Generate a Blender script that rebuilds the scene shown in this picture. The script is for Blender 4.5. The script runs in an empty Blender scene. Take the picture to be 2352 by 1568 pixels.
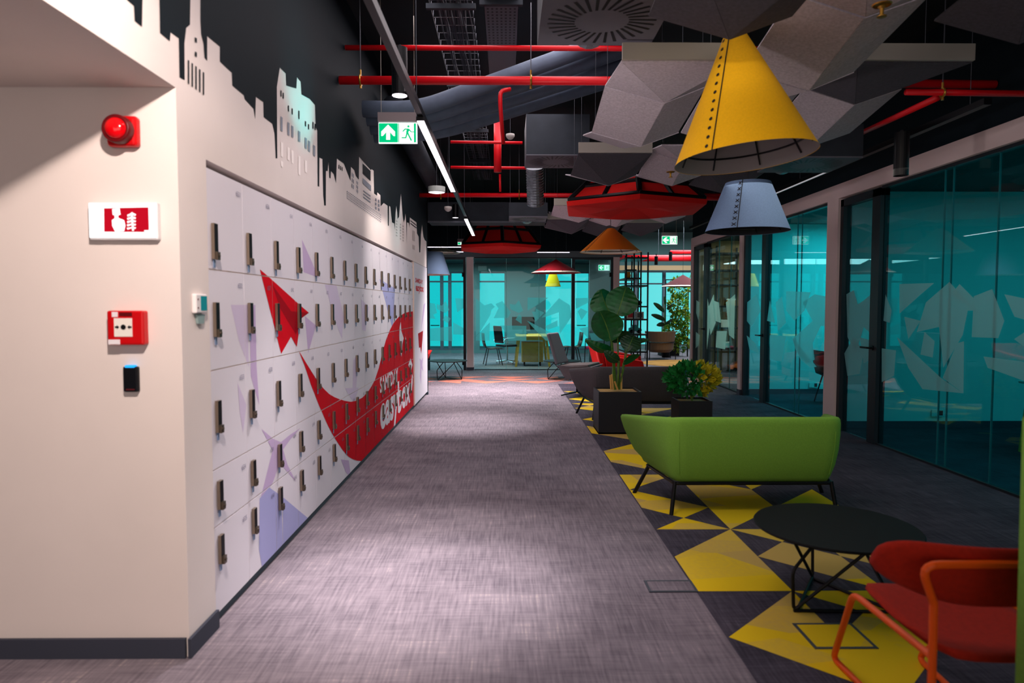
import bpy, bmesh, math, random
from math import sin, cos, pi, radians
from mathutils import Vector, Matrix
from mathutils.geometry import tessellate_polygon
random.seed(7)
scene = bpy.context.scene
COL = scene.collection

# ------------------------------------------------------------------ camera geometry (24 mm lens, eye at 1.5 m)
FP = 1568.0
PITCH = math.atan(80 / FP)
YAW = math.atan(13 / FP)
EYE = Vector((0, 0, 1.5))
FWD = Vector((sin(YAW) * cos(PITCH), cos(YAW) * cos(PITCH), -sin(PITCH)))
RGT = Vector((cos(YAW), -sin(YAW), 0))
UPV = RGT.cross(FWD)

def at(u, v, X=None, Y=None, Z=None):
    """point of the place seen at picture coordinates u, v on the plane X, Y or Z"""
    d = FWD + RGT * ((u - 1176) / FP) + UPV * ((784 - v) / FP)
    t = X / d.x if X is not None else (Y / d.y if Y is not None else (Z - 1.5) / d.z)
    return EYE + d * t

# ------------------------------------------------------------------ materials
def lin(h):
    h = h.lstrip('#')
    out = []
    for i in (0, 2, 4):
        c = int(h[i:i + 2], 16) / 255
        out.append(c / 12.92 if c <= 0.04045 else ((c + 0.055) / 1.055) ** 2.4)
    return (out[0], out[1], out[2], 1)

MATS = {}
def mat(name, hexc, rough=0.6, metal=0.0, noise=0.0, nscale=20, bump=0.0, bscale=200, spec=0.3, emit=0.0, stretch=None):
    if name in MATS:
        return MATS[name]
    m = bpy.data.materials.new(name); m.use_nodes = True
    nt = m.node_tree; b = nt.nodes['Principled BSDF']
    c = lin(hexc)
    b.inputs['Base Color'].default_value = c
    b.inputs['Roughness'].default_value = rough
    b.inputs['Metallic'].default_value = metal
    b.inputs['Specular IOR Level'].default_value = spec
    if emit:
        b.inputs['Emission Color'].default_value = c
        b.inputs['Emission Strength'].default_value = emit
    if noise or bump:
        tc = nt.nodes.new('ShaderNodeTexCoord')
        mp = nt.nodes.new('ShaderNodeMapping')
        if stretch: mp.inputs['Scale'].default_value = stretch
        nt.links.new(tc.outputs['Object'], mp.inputs['Vector'])
    if noise:
        n = nt.nodes.new('ShaderNodeTexNoise'); n.inputs['Scale'].default_value = nscale; n.inputs['Detail'].default_value = 4
        nt.links.new(mp.outputs['Vector'], n.inputs['Vector'])
        r = nt.nodes.new('ShaderNodeValToRGB')
        r.color_ramp.elements[0].position = 0.3; r.color_ramp.elements[1].position = 0.7
        r.color_ramp.elements[0].color = tuple(max(0, x * (1 - noise)) for x in c[:3]) + (1,)
        r.color_ramp.elements[1].color = tuple(min(1, x * (1 + noise)) for x in c[:3]) + (1,)
        nt.links.new(n.outputs['Fac'], r.inputs['Fac'])
        nt.links.new(r.outputs['Color'], b.inputs['Base Color'])
    if bump:
        n2 = nt.nodes.new('ShaderNodeTexNoise'); n2.inputs['Scale'].default_value = bscale; n2.inputs['Detail'].default_value = 2
        nt.links.new(mp.outputs['Vector'], n2.inputs['Vector'])
        bp = nt.nodes.new('ShaderNodeBump'); bp.inputs['Strength'].default_value = bump; bp.inputs['Distance'].default_value = 0.004
        nt.links.new(n2.outputs['Fac'], bp.inputs['Height'])
        nt.links.new(bp.outputs['Normal'], b.inputs['Normal'])
    MATS[name] = m
    return m

def emission(name, hexc, strength):
    if name in MATS: return MATS[name]
    m = bpy.data.materials.new(name); m.use_nodes = True
    nt = m.node_tree; nt.nodes.clear()
    e = nt.nodes.new('ShaderNodeEmission'); o = nt.nodes.new('ShaderNodeOutputMaterial')
    e.inputs[0].default_value = lin(hexc); e.inputs[1].default_value = strength
    nt.links.new(e.outputs[0], o.inputs[0]); MATS[name] = m
    return m

def glass_mat(name, tint, refl=1.0, rough=0.0):
    m = bpy.data.materials.new(name); m.use_nodes = True
    nt = m.node_tree; nt.nodes.clear()
    o = nt.nodes.new('ShaderNodeOutputMaterial'); mx = nt.nodes.new('ShaderNodeMixShader')
    t = nt.nodes.new('ShaderNodeBsdfTransparent'); g = nt.nodes.new('ShaderNodeBsdfGlossy')
    lw = nt.nodes.new('ShaderNodeLayerWeight'); lw.inputs['Blend'].default_value = .5
    pw = nt.nodes.new('ShaderNodeMath'); pw.operation = 'POWER'; pw.inputs[1].default_value = 5
    nt.links.new(lw.outputs['Facing'], pw.inputs[0])
    mu = nt.nodes.new('ShaderNodeMath'); mu.operation = 'MULTIPLY_ADD'; mu.inputs[1].default_value = .9 * refl; mu.inputs[2].default_value = .04 * refl
    t.inputs[0].default_value = lin(tint); g.inputs['Roughness'].default_value = rough
    g.inputs['Color'].default_value = (0.9, 1, 1, 1)
    nt.links.new(pw.outputs[0], mu.inputs[0]); nt.links.new(mu.outputs[0], mx.inputs[0])
    nt.links.new(t.outputs[0], mx.inputs[1]); nt.links.new(g.outputs[0], mx.inputs[2])
    nt.links.new(mx.outputs[0], o.inputs[0]); MATS[name] = m
    return m

def film_mat(name, hexc, alpha):
    """frosted film: partly see-through, partly scattering"""
    m = bpy.data.materials.new(name); m.use_nodes = True
    nt = m.node_tree; nt.nodes.clear()
    o = nt.nodes.new('ShaderNodeOutputMaterial'); mx = nt.nodes.new('ShaderNodeMixShader'); m2 = nt.nodes.new('ShaderNodeMixShader')
    t = nt.nodes.new('ShaderNodeBsdfTransparent'); d = nt.nodes.new('ShaderNodeBsdfDiffuse'); tr = nt.nodes.new('ShaderNodeBsdfTranslucent')
    t.inputs[0].default_value = (0.85, 1, 1, 1)
    d.inputs[0].default_value = lin(hexc); tr.inputs[0].default_value = lin(hexc)
    m2.inputs[0].default_value = 0.6; mx.inputs[0].default_value = alpha
    nt.links.new(d.outputs[0], m2.inputs[1]); nt.links.new(tr.outputs[0], m2.inputs[2])
    nt.links.new(t.outputs[0], mx.inputs[1]); nt.links.new(m2.outputs[0], mx.inputs[2])
    nt.links.new(mx.outputs[0], o.inputs[0]); MATS[name] = m
    return m

# ------------------------------------------------------------------ mesh building
class MB:
    def __init__(s):
        s.v = []; s.f = []; s.m = []
    def face(s, pts, mi=0):
        b = len(s.v); s.v.extend(tuple(p) for p in pts); s.f.append(tuple(range(b, b + len(pts)))); s.m.append(mi)
    def box(s, x0, x1, y0, y1, z0, z1, mi=0, R=None):
        b = len(s.v)
        c = [(x0, y0, z0), (x1, y0, z0), (x1, y1, z0), (x0, y1, z0), (x0, y0, z1), (x1, y0, z1), (x1, y1, z1), (x0, y1, z1)]
        if R is not None: c = [tuple(R @ Vector(p)) for p in c]
        s.v += c
        for q in ((0, 3, 2, 1), (4, 5, 6, 7), (0, 1, 5, 4), (1, 2, 6, 5), (2, 3, 7, 6), (3, 0, 4, 7)):
            s.f.append(tuple(b + i for i in q)); s.m.append(mi)
        return s
    def tri_poly(s, pts, mi=0):
        """flat, possibly concave outline"""
        P3 = [Vector(p) for p in pts]
        b = len(s.v); s.v += [tuple(p) for p in P3]
        for t in tessellate_polygon([P3]):
            s.f.append(tuple(b + i for i in t)); s.m.append(mi)
        return s
    def prism(s, pts, vec, mi=0):
        P3 = [Vector(p) for p in pts]; vec = Vector(vec); n = len(P3)
        b = len(s.v); s.v += [tuple(p) for p in P3] + [tuple(p + vec) for p in P3]
        for t in tessellate_polygon([P3]):
            s.f.append(tuple(b + i for i in reversed(t))); s.m.append(mi)
            s.f.append(tuple(b + n + i for i in t)); s.m.append(mi)
        for i in range(n):
            j = (i + 1) % n
            s.f.append((b + i, b + j, b + n + j, b + n + i)); s.m.append(mi)
        return s
    def tube(s, path, r, seg=8, mi=0, closed=False):
        path = [Vector(p) for p in path]; n = len(path); rings = []
        up = None
        for i, p in enumerate(path):
            if closed: d = path[(i + 1) % n] - path[i - 1]
            elif i == 0: d = path[1] - p
            elif i == n - 1: d = p - path[-2]
            else: d = (path[i + 1] - p).normalized() + (p - path[i - 1]).normalized()
            if d.length < 1e-9: d = Vector((0, 0, 1))
            d.normalize()
            if up is None or abs(up.dot(d)) > 0.98:
                up = Vector((0, 0, 1)) if abs(d.z) < 0.9 else Vector((1, 0, 0))
            a = d.cross(up).normalized(); c = a.cross(d).normalized(); up = c
            rr = r[i] if isinstance(r, (list, tuple)) else r
            b = len(s.v)
            for k in range(seg):
                t = 2 * pi * k / seg
                s.v.append(tuple(p + a * cos(t) * rr + c * sin(t) * rr))
            rings.append(b)
        m = n if closed else n - 1
        for i in range(m):
            b0, b1 = rings[i], rings[(i + 1) % n]
            for k in range(seg):
                k2 = (k + 1) % seg
                s.f.append((b0 + k, b0 + k2, b1 + k2, b1 + k)); s.m.append(mi)
        if not closed:
            s.f.append(tuple(rings[0] + k for k in reversed(range(seg)))); s.m.append(mi)
            s.f.append(tuple(rings[-1] + k for k in range(seg))); s.m.append(mi)
        return s
    def lathe(s, prof, seg=24, c=(0, 0, 0), mi=0, R=None, rot=0.0):
        c = Vector(c); b = len(s.v); n = len(prof)
        for r, z in prof:
            for k in range(seg):
                t = 2 * pi * k / seg + rot
                p = Vector((r * cos(t), r * sin(t), z))
                if R is not None: p = R @ p
                s.v.append(tuple(c + p))
        for i in range(n - 1):
            for k in range(seg):
                k2 = (k + 1) % seg
                s.f.append((b + i * seg + k, b + i * seg + k2, b + (i + 1) * seg + k2, b + (i + 1) * seg + k)); s.m.append(mi)
        if prof[0][0] > 1e-6:
            pass
        return s
    def cyl(s, p0, p1, r, seg=16, mi=0):
        return s.tube([p0, p1], r, seg, mi)
    def build(s, name, mats, parent=None, smooth=False, bevel=0.0, bseg=2, sub=0, solid=0.0, loc=None):
        me = bpy.data.meshes.new(name); me.from_pydata(s.v, [], s.f); me.validate(); me.update()
        if not isinstance(mats, (list, tuple)): mats = [mats]
        for m in mats: me.materials.append(m)
        if len(me.polygons) == len(s.m): me.polygons.foreach_set('material_index', s.m)
        if smooth: me.polygons.foreach_set('use_smooth', [True] * len(me.polygons))
        o = bpy.data.objects.new(name, me); COL.objects.link(o)
        if parent is not None: o.parent = parent
        if loc is not None: o.location = loc
        if bevel:
            w = o.modifiers.new('weld', 'WELD'); w.merge_threshold = 1e-5
            bv = o.modifiers.new('bevel', 'BEVEL'); bv.width = bevel; bv.segments = bseg; bv.limit_method = 'ANGLE'; bv.angle_limit = radians(35)
        if solid:
            so = o.modifiers.new('solid', 'SOLIDIFY'); so.thickness = solid; so.offset = 0
        if sub:
            w = o.modifiers.new('weld', 'WELD'); w.merge_threshold = 1e-5
            sb = o.modifiers.new('sub', 'SUBSURF'); sb.levels = sub; sb.render_levels = sub
        return o

def tag(o, label, cat, group=None, kind='thing'):
    o['label'] = label; o['category'] = cat; o['kind'] = kind
    if group: o['group'] = group
    return o

def thing(name, label, cat, loc=(0, 0, 0), rz=0.0, group=None):
    o = bpy.data.objects.new(name, None); COL.objects.link(o)
    o.location = loc; o.rotation_euler = (0, 0, rz); o.empty_display_size = 0.1
    return tag(o, label, cat, group)

def struct(o, label=None, cat=None):
    o['kind'] = 'structure'
    if label: o['label'] = label
    if cat: o['category'] = cat
    return o

def kids(o): return [c for c in bpy.data.objects if c.parent == o]

def dup(root, label, loc, rz=None, group=None, remat=None, scale=None):
    def cp(o, par):
        c = o.copy(); COL.objects.link(c)
        if par is not None: c.parent = par
        if remat and c.type == 'MESH':
            names = [m.name for m in c.data.materials]
            if any(n in remat for n in names):
                c.data = c.data.copy()
                for i, n in enumerate(names):
                    if n in remat: c.data.materials[i] = MATS[remat[n]]
        for k in kids(o): cp(k, c)
        return c
    r = cp(root, None); r.location = loc
    if rz is not None: r.rotation_euler = (0, 0, rz)
    if scale is not None: r.scale = scale
    r['label'] = label
    if group: r['group'] = group
    return r

def clip_convex(poly, x0, x1, y0, y1):
    def cl(p, f, inter):
        out = []
        for i in range(len(p)):
            a, b = p[i - 1], p[i]
            ia, ib = f(a), f(b)
            if ib:
                if not ia: out.append(inter(a, b))
                out.append(b)
            elif ia: out.append(inter(a, b))
        return out
    def ix(x): return lambda a, b: (x, a[1] + (b[1] - a[1]) * (x - a[0]) / (b[0] - a[0]))
    def iy(y): return lambda a, b: (a[0] + (b[0] - a[0]) * (y - a[1]) / (b[1] - a[1]), y)
    p = poly
    for f, g in ((lambda q: q[0] >= x0, ix(x0)), (lambda q: q[0] <= x1, ix(x1)), (lambda q: q[1] >= y0, iy(y0)), (lambda q: q[1] <= y1, iy(y1))):
        if not p: return []
        p = cl(p, f, g)
    return p

def tris2d(pts):
    P3 = [Vector((a, b, 0)) for a, b in pts]
    return [[(pts[i][0], pts[i][1]) for i in t] for t in tessellate_polygon([P3])]

def text_tris(txt, bold=0.0):
    """text as flat triangles, scaled to the box 0..1 x 0..1 (real aspect returned)"""
    cu = bpy.data.curves.new('t', 'FONT'); cu.body = txt; cu.size = 1; cu.offset = bold; cu.resolution_u = 3
    o = bpy.data.objects.new('t', cu); COL.objects.link(o)
    dg = bpy.context.evaluated_depsgraph_get(); ev = o.evaluated_get(dg); me = ev.to_mesh()
    vs = [(v.co.x, v.co.y) for v in me.vertices]
    me.calc_loop_triangles()
    tr = [[vs[i] for i in t.vertices] for t in me.loop_triangles]
    ev.to_mesh_clear(); bpy.data.objects.remove(o); bpy.data.curves.remove(cu)
    xs = [p[0] for t in tr for p in t]; ys = [p[1] for t in tr for p in t]
    return tr, (min(xs), max(xs), min(ys), max(ys))

def fit_text(txt, x0, x1, y0, y1, bold=0.0):
    tr, (a, b, c, d) = text_tris(txt, bold)
    return [[(x0 + (p[0] - a) / (b - a) * (x1 - x0), y0 + (p[1] - c) / (d - c) * (y1 - y0)) for p in t] for t in tr]

def rot_between(a, b):
    return Vector(a).rotation_difference(Vector(b)).to_matrix()

def rounded(path, r, n=4):
    """fillet the inner corners of an open polyline"""
    path = [Vector(p) for p in path]; out = [path[0]]
    for i in range(1, len(path) - 1):
        p = path[i]; a = (path[i - 1] - p); b = (path[i + 1] - p)
        d = min(r, a.length * .45, b.length * .45)
        A = p + a.normalized() * d; B = p + b.normalized() * d
        for k in range(n + 1):
            t = k / n
            out.append(A * (1 - t) ** 2 + p * 2 * t * (1 - t) + B * t * t)
    out.append(path[-1]); return out
# ================================================================== materials
WHITE = mat('white wall paint', '#e9dcd6', .75, noise=.02, nscale=3)
NAVY = mat('dark navy paint', '#05131a', .75, spec=.15)
DARKCEIL = mat('dark ceiling paint', '#080f13', .85, noise=.3, nscale=2)
LOCKW = mat('white laminate', '#e4dde4', .55, spec=.15)
RED = mat('red print', '#cf001a', .7, spec=.08)
REDD = mat('dark red print', '#9c0016', .7, spec=.08)
LILAC = mat('lilac print', '#c7aed2', .5)
LILAC2 = mat('pale lilac print', '#d6c6de', .5)
BLUEL = mat('blue lilac print', '#a9a9d8', .5)
PRINTW = mat('white print', '#efe6ea', .5)
NUM = mat('grey number print', '#6f6a85', .5)
EDGEW = mat('cream edge banding', '#f2ddcf', .6)
BRONZE = mat('brushed bronze metal', '#8a7a6a', .35, .7)
BLACKM = mat('black powder coated steel', '#0b0c10', .4, .2)
BLACKP = mat('black plastic', '#0d0e13', .45, spec=.15)
PLINTH = mat('grey plinth', '#4a5a62', .6)
BASEB = mat('charcoal baseboard', '#3a3d4a', .7)
GREENF = mat('green wool fabric', '#7aab3e', .9, noise=.08, nscale=120, bump=.25, bscale=500)
GREYF = mat('dark grey wool fabric', '#4a4446', .9, noise=.12, nscale=120, bump=.25, bscale=500)
GREYF2 = mat('mid grey wool fabric', '#625d62', .9, noise=.1, nscale=120, bump=.25, bscale=500)
REDF = mat('red wool fabric', '#d0140f', .9, noise=.08, nscale=100)
ORF = mat('orange red fabric', '#a31d07', .9, noise=.12, nscale=60, bump=.2, bscale=400)
ORM = mat('orange powder coated steel', '#e8560f', .4)
BROWNF = mat('brown leather', '#6b5442', .5)
FELT = mat('grey felt', '#b9b0b8', .95, noise=.16, nscale=60, bump=.3, bscale=300)
FELT_SHADED = mat('shaded grey felt', '#4c4a52', .95, noise=.16, nscale=60, bump=.3, bscale=300)  # same grey felt, darkened to paint in the shade on some panels
RAIL = mat('pale grey aluminium', '#a9a49a', .5, .2)
YELF = mat('yellow felt', '#f2b305', .9, noise=.05, nscale=90)
BLUEF = mat('blue grey felt', '#7f9cc4', .9, noise=.06, nscale=90)
ORGF = mat('orange felt', '#d97a12', .9, noise=.05, nscale=90)
CRIMF = mat('crimson felt', '#860a1a', .9, noise=.05, nscale=90)
INNER = mat('grey lining felt', '#8b8585', .9)
CREAM = mat('cream lining', '#e6e0cf', .8)
PIPE = mat('red pipe paint', '#d8101c', .4)
BRASS = mat('brass', '#b98a3a', .35, .8)
DUCT = mat('grey insulated pipe', '#5b687b', .7, noise=.12, nscale=8)
DUCTD = mat('dark duct', '#252b33', .7, noise=.15, nscale=6)
FOIL = mat('foil duct', '#6a7078', .35, .6, noise=.3, nscale=15, bump=.6, bscale=40)
DIFF = mat('grey diffuser plate', '#5d5d66', .6)
TRAY = mat('galvanised tray', '#4d5058', .5, .3)
CABLE = mat('grey cables', '#2b2f38', .7)
SIGNG = emission('exit sign green', '#00d084', 1.0)
SIGNW = emission('exit sign white', '#f2fffa', 1.15)
LEDW = emission('white led', '#fff2fb', 7.0)
LEDW2 = emission('soft led', '#f6eefc', 2.2)
SPOTW = emission('spot lens', '#fff1ff', 6.0)
FIREW = emission('fire sign white', '#ffffff', 1.6)
FIRER = emission('fire sign red', '#d81228', .9)
SCREEN = mat('teal display', '#0a7d86', .2, emit=.15)
BLUELED = emission('blue led', '#2aa8ff', 1.5)
OAK = mat('oak', '#d9a545', .5, noise=.12, nscale=6, stretch=(1, 8, 8))
WALN = mat('warm oak slats', '#b28a62', .6, noise=.2, nscale=5, stretch=(8, 8, .7))
SOIL = mat('bark chips', '#b9935a', .95, noise=.4, nscale=90, bump=.8, bscale=90)
PLANT = mat('black planter', '#1e1e24', .6)
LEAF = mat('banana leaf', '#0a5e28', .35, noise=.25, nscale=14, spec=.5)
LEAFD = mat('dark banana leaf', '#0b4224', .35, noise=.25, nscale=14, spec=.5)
LEAFB = mat('bush leaf green', '#1b7a34', .5, noise=.4, nscale=30)
LEAFY = mat('bush leaf yellow', '#b9ab1c', .5, noise=.4, nscale=30)
IVY = mat('ivy leaf', '#4c8a2c', .5, noise=.5, nscale=30)
STEM = mat('pale green stem', '#5f8436', .5, noise=.2, nscale=20)
STAKE = mat('bamboo stake', '#d9a85c', .6)
GLASS = glass_mat('teal glass', '#a5eef0', 1.0)
GLASSD = glass_mat('grey door glass', '#d2eef0', 1.3)
GLASSF = glass_mat('far teal glass', '#e0fcfc', .5)
FILM = film_mat('frosted film', '#b4d2d0', .72)
FILMF = film_mat('far frosted film', '#78c8c8', .55)
STEELC = mat('chrome', '#c8ccd4', .2, .9)
TABLEG = mat('dark table top', '#07090c', .6, spec=.15)
SOCK = mat('white socket plastic', '#d8e2e2', .5)

# ------------------------------------------------------------------ carpets
def carpet(name, c1, c2, hl):
    m = bpy.data.materials.new(name); m.use_nodes = True; nt = m.node_tree; b = nt.nodes['Principled BSDF']
    b.inputs['Roughness'].default_value = .95; b.inputs['Specular IOR Level'].default_value = .1
    tc = nt.nodes.new('ShaderNodeTexCoord')
    br = nt.nodes.new('ShaderNodeTexBrick')
    br.inputs['Color1'].default_value = (0, 0, 0, 1); br.inputs['Color2'].default_value = (1, 1, 1, 1); br.inputs['Mortar'].default_value = (.3, .3, .3, 1)
    br.inputs['Scale'].default_value = 1; br.inputs['Brick Width'].default_value = .5; br.inputs['Row Height'].default_value = .5
    br.inputs['Mortar Size'].default_value = .004; br.offset = .5
    nt.links.new(tc.outputs['Object'], br.inputs['Vector'])
    def ns(scale, st, det=5):
        mp = nt.nodes.new('ShaderNodeMapping'); mp.inputs['Scale'].default_value = st
        nt.links.new(tc.outputs['Object'], mp.inputs['Vector'])
        n = nt.nodes.new('ShaderNodeTexNoise'); n.inputs['Scale'].default_value = scale; n.inputs['Detail'].default_value = det
        nt.links.new(mp.outputs['Vector'], n.inputs['Vector']); return n
    fine = ns(8, (9, .5, 1)); fx = ns(7, (.7, 9, 1)); blot = ns(3, (.8, 1.5, 1))
    def math_(op, a, bb):
        n = nt.nodes.new('ShaderNodeMath'); n.operation = op
        for i, x in enumerate((a, bb)):
            if isinstance(x, (int, float)): n.inputs[i].default_value = x
            else: nt.links.new(x, n.inputs[i])
        return n.outputs[0]
    f = math_('MULTIPLY', fine.outputs['Fac'], .8)
    f = math_('ADD', f, math_('MULTIPLY', fx.outputs['Fac'], .45))
    f = math_('ADD', f, math_('MULTIPLY', blot.outputs['Fac'], .5))
    f = math_('ADD', f, math_('MULTIPLY', br.outputs['Color'], .12))
    f = math_('SUBTRACT', f, .44)
    r = nt.nodes.new('ShaderNodeValToRGB')
    r.color_ramp.elements[0].position = .22; r.color_ramp.elements[0].color = lin(c1)
    r.color_ramp.elements[1].position = .66; r.color_ramp.elements[1].color = lin(c2)
    e = r.color_ramp.elements.new(.9); e.color = lin(hl)
    nt.links.new(f, r.inputs['Fac']); nt.links.new(r.outputs['Color'], b.inputs['Base Color'])
    bp = nt.nodes.new('ShaderNodeBump'); bp.inputs['Strength'].default_value = .3; bp.inputs['Distance'].default_value = .003
    nt.links.new(fine.outputs['Fac'], bp.inputs['Height']); nt.links.new(bp.outputs['Normal'], b.inputs['Normal'])
    MATS[name] = m
    return m
CARP = carpet('grey plank carpet', '#5c545c', '#857a81', '#b3a49a')
CARPD = carpet('charcoal and dimmed carpet', '#2e2b35', '#4d4752', '#6a626c')  # lounge charcoal; near the glass, the grey carpet with dimness in its colour
SALM = mat('salmon carpet', '#e0806a', .95, noise=.35, nscale=8, stretch=(1, 4, 1))

def yellow_carpet(name):
    m = bpy.data.materials.new(name); m.use_nodes = True; nt = m.node_tree; b = nt.nodes['Principled BSDF']
    b.inputs['Roughness'].default_value = .95; b.inputs['Specular IOR Level'].default_value = .1
    tc = nt.nodes.new('ShaderNodeTexCoord'); mp = nt.nodes.new('ShaderNodeMapping'); mp.inputs['Scale'].default_value = (.9, 2.0, 1); mp.inputs['Rotation'].default_value = (0, 0, .35)
    vo = nt.nodes.new('ShaderNodeTexVoronoi'); vo.inputs['Scale'].default_value = 1.6
    n = nt.nodes.new('ShaderNodeTexNoise'); n.inputs['Scale'].default_value = 40; n.inputs['Detail'].default_value = 4
    nt.links.new(tc.outputs['Object'], mp.inputs['Vector']); nt.links.new(mp.outputs['Vector'], vo.inputs['Vector']); nt.links.new(tc.outputs['Object'], n.inputs['Vector'])
    sp = nt.nodes.new('ShaderNodeSeparateColor'); nt.links.new(vo.outputs['Color'], sp.inputs[0])
    a = nt.nodes.new('ShaderNodeMath'); a.operation = 'MULTIPLY_ADD'; a.inputs[1].default_value = .3; nt.links.new(n.outputs['Fac'], a.inputs[0]); nt.links.new(sp.outputs[0], a.inputs[2])
    r = nt.nodes.new('ShaderNodeValToRGB')
    r.color_ramp.elements[0].position = .25; r.color_ramp.elements[0].color = lin('#c0a058')
    r.color_ramp.elements[1].position = .75; r.color_ramp.elements[1].color = lin('#e2bd1c')
    nt.links.new(a.outputs[0], r.inputs['Fac']); nt.links.new(r.outputs['Color'], b.inputs['Base Color'])
    MATS[name] = m
    return m
YELC = yellow_carpet('yellow carpet')

# ================================================================== floor
fl = MB()
fl.box(-7, 9, -4.5, 26, -.1, 0, 0)
fl.face([(1.0, -4, .001), (9, -4, .001), (9, 13.2, .001), (1.0, 13.2, .001)], 1)
T0 = 3.52
TILES = {
    (0, -6): 'TB', (0, -5): 'LB', (0, -4): 'TR', (0, -3): 'RB', (0, -2): 'TR', (0, -1): 'RB', (0, 0): 'TRBL', (0, 1): 'RB', (0, 2): 'TB', (0, 3): 'BL', (0, 4): 'TL', (0, 5): 'TR', (0, 6): 'TRBL', (0, 7): 'RB',
    (0, 8): 'TR', (0, 9): 'RBL', (0, 10): 'T', (0, 11): 'B', (0, 12): 'T', (0, 13): 'BT', (0, 14): 'TR', (0, 15): 'B', (0, 16): 'T',
    (1, -4): 'BL', (1, -3): 'TL', (1, -2): 'TL', (1, -1): 'TRB', (1, 0): 'TR', (1, 1): 'TB', (1, 2): 'TL', (1, 3): 'TRBL', (1, 4): 'BL', (1, 5): 'B', (1, 6): 'TR', (1, 7): 'BL', (1, 8): 'TB', (1, 9): 'TL', (1, 10): 'RB', (1, 11): 'TB', (1, 12): 'R', (1, 13): 'TL', (1, 14): 'B', (1, 15): 'T',
    (2, -3): 'TL', (2, -2): 'B', (2, -1): 'RB', (2, 0): 'TR', (2, 1): 'RBL', (2, 2): 'T', (2, 3): 'RB', (2, 4): 'TL', (2, 5): 'B', (2, 6): 'TL', (2, 7): 'RB', (2, 8): 'TB', (2, 9): 'L', (2, 10): 'TR', (2, 11): 'B', (2, 12): 'TL'}
for (i, j), q in TILES.items():
    x0 = 1.01 + .5 * i; y0 = T0 + .5 * j; x1 = x0 + .5; y1 = y0 + .5; c = (x0 + .25, y0 + .25, .002)
    K = {'T': ((x0, y1), (x1, y1)), 'R': ((x1, y1), (x1, y0)), 'B': ((x0, y0), (x1, y0)), 'L': ((x0, y0), (x0, y1))}
    for ch in q:
        (a, b_), (c_, d) = K[ch]
        tri = [(a, b_, .002), (c_, d, .002), c]
        n = (Vector(tri[1]) - Vector(tri[0])).cross(Vector(tri[2]) - Vector(tri[0]))
        fl.face(tri if n.z > 0 else tri[::-1], 2)
rs = random.Random(3)
for i in range(12):                                   # salmon band of carpet before the far offices
    for j in range(3):
        x0 = -1.9 + .5 * i; y0 = 13.3 + .45 * j
        a, b_ = (x0, y0, .002), (x0 + .5, y0, .002); c, d = (x0 + .5, y0 + .4, .002), (x0, y0 + .4, .002)
        fl.face([[a, b_, c], [a, c, d], [a, b_, d], [b_, c, d]][rs.randrange(4)], 3)
struct(fl.build('floor', [CARP, CARPD, YELC, SALM]))

# ================================================================== ceiling slab and enclosing walls
struct(MB().box(-7, 9, -4.5, 26, 4.1, 4.3).build('ceiling', DARKCEIL))
struct(MB().box(-7, 9, -4.7, -4.5, 0, 4.1).build('wall_back', mat('rear wall', '#6f6a6a', .8)))
struct(MB().box(-7.2, -7, -4.5, 26, 0, 4.1).build('wall_outer_left', mat('outer wall', '#5c6a70', .8)))
struct(MB().box(9, 9.2, -4.5, 26, 0, 4.1).build('wall_outer_right', MATS['outer wall']))

XW = -1.36
LY0, LY1, LTOP = 3.14, 9.97, 2.135

# near left wall facing the camera, and the low soffit of the side passage
struct(MB().box(-7, XW, 2.87, 3.13, 0, 2.4).build('wall_near_left', WHITE))
struct(MB().box(-7, XW - .2, -4.5, 2.87, 2.4, 2.5).build('ceiling_side_passage', WHITE))

def z0(x, y): return (x * .34438, y * .34438)
def z1(x, y): return (450 + x * .2551, 360 + y * .2551)
def z2(x, y): return (450 + x * .2551, 700 + y * .2551)
def z3(x, y): return (450 + x * .28704, 1050 + y * .28704)
def YZ(q):
    p = at(q[0], q[1], X=XW); return (p.y, p.z)

# ------------------------------------------------------------------ left wall with painted skyline
sky0 = [(845, 0), (890, 40), (895, 140), (945, 180), (949, -40), (1060, -40), (1065, 220), (1130, 275), (1135, 215), (1190, 255), (1195, 515), (1230, 535), (1228, 290), (1240, 185), (1265, 165), (1272, -300), (1303, -420), (1335, -300),
        (1335, 140), (1340, 230), (1355, 290), (1362, 385), (1380, 405), (1380, 240), (1465, 310), (1465, 410), (1545, 485), (1548, 570), (1625, 635), (1630, 660), (1690, 725), (1700, 795), (1705, 645), (1755, 680), (1757, 780), (1815, 825), (1830, 890),
        (1838, 1055), (1848, 1055), (1845, 580), (1865, 450), (1905, 490), (1908, 570), (1975, 590), (1980, 515), (2005, 545), (2010, 630), (2065, 660), (2100, 700), (2105, 850), (2115, 870), (2118, 1240), (2128, 1245), (2129, 1050), (2150, 1060),
        (2155, 1300), (2162, 1370), (2172, 1370), (2173, 1140), (2184, 1140), (2190, 1080), (2195, 1185), (2204, 1190), (2206, 1140), (2225, 1160), (2240, 1220)]
sky1 = [(1268, 15), (1330, 60), (1390, 215), (1395, 90), (1425, 120), (1440, 175), (1465, 205), (1468, 0), (1495, 30), (1575, 120), (1580, 110), (1600, 125), (1603, 330), (1630, 350), (1632, 320), (1660, 345), (1663, 445), (1690, 415), (1725, 440), (1728, 620), (1735, 620), (1738, 440), (1750, 450), (1765, 590), (1785, 600), (1788, 660),
        (1797, 500), (1803, 440), (1812, 500), (1815, 560), (1828, 540), (1845, 330), (1862, 540), (1870, 590), (1880, 560), (1885, 510), (1893, 590), (1897, 785), (1900, 590), (1915, 595), (1922, 640), (1925, 545), (1985, 590), (1990, 690), (2005, 720), (2010, 860), (2019, 860), (2025, 700), (2035, 610), (2048, 720), (2060, 750)]
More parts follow.
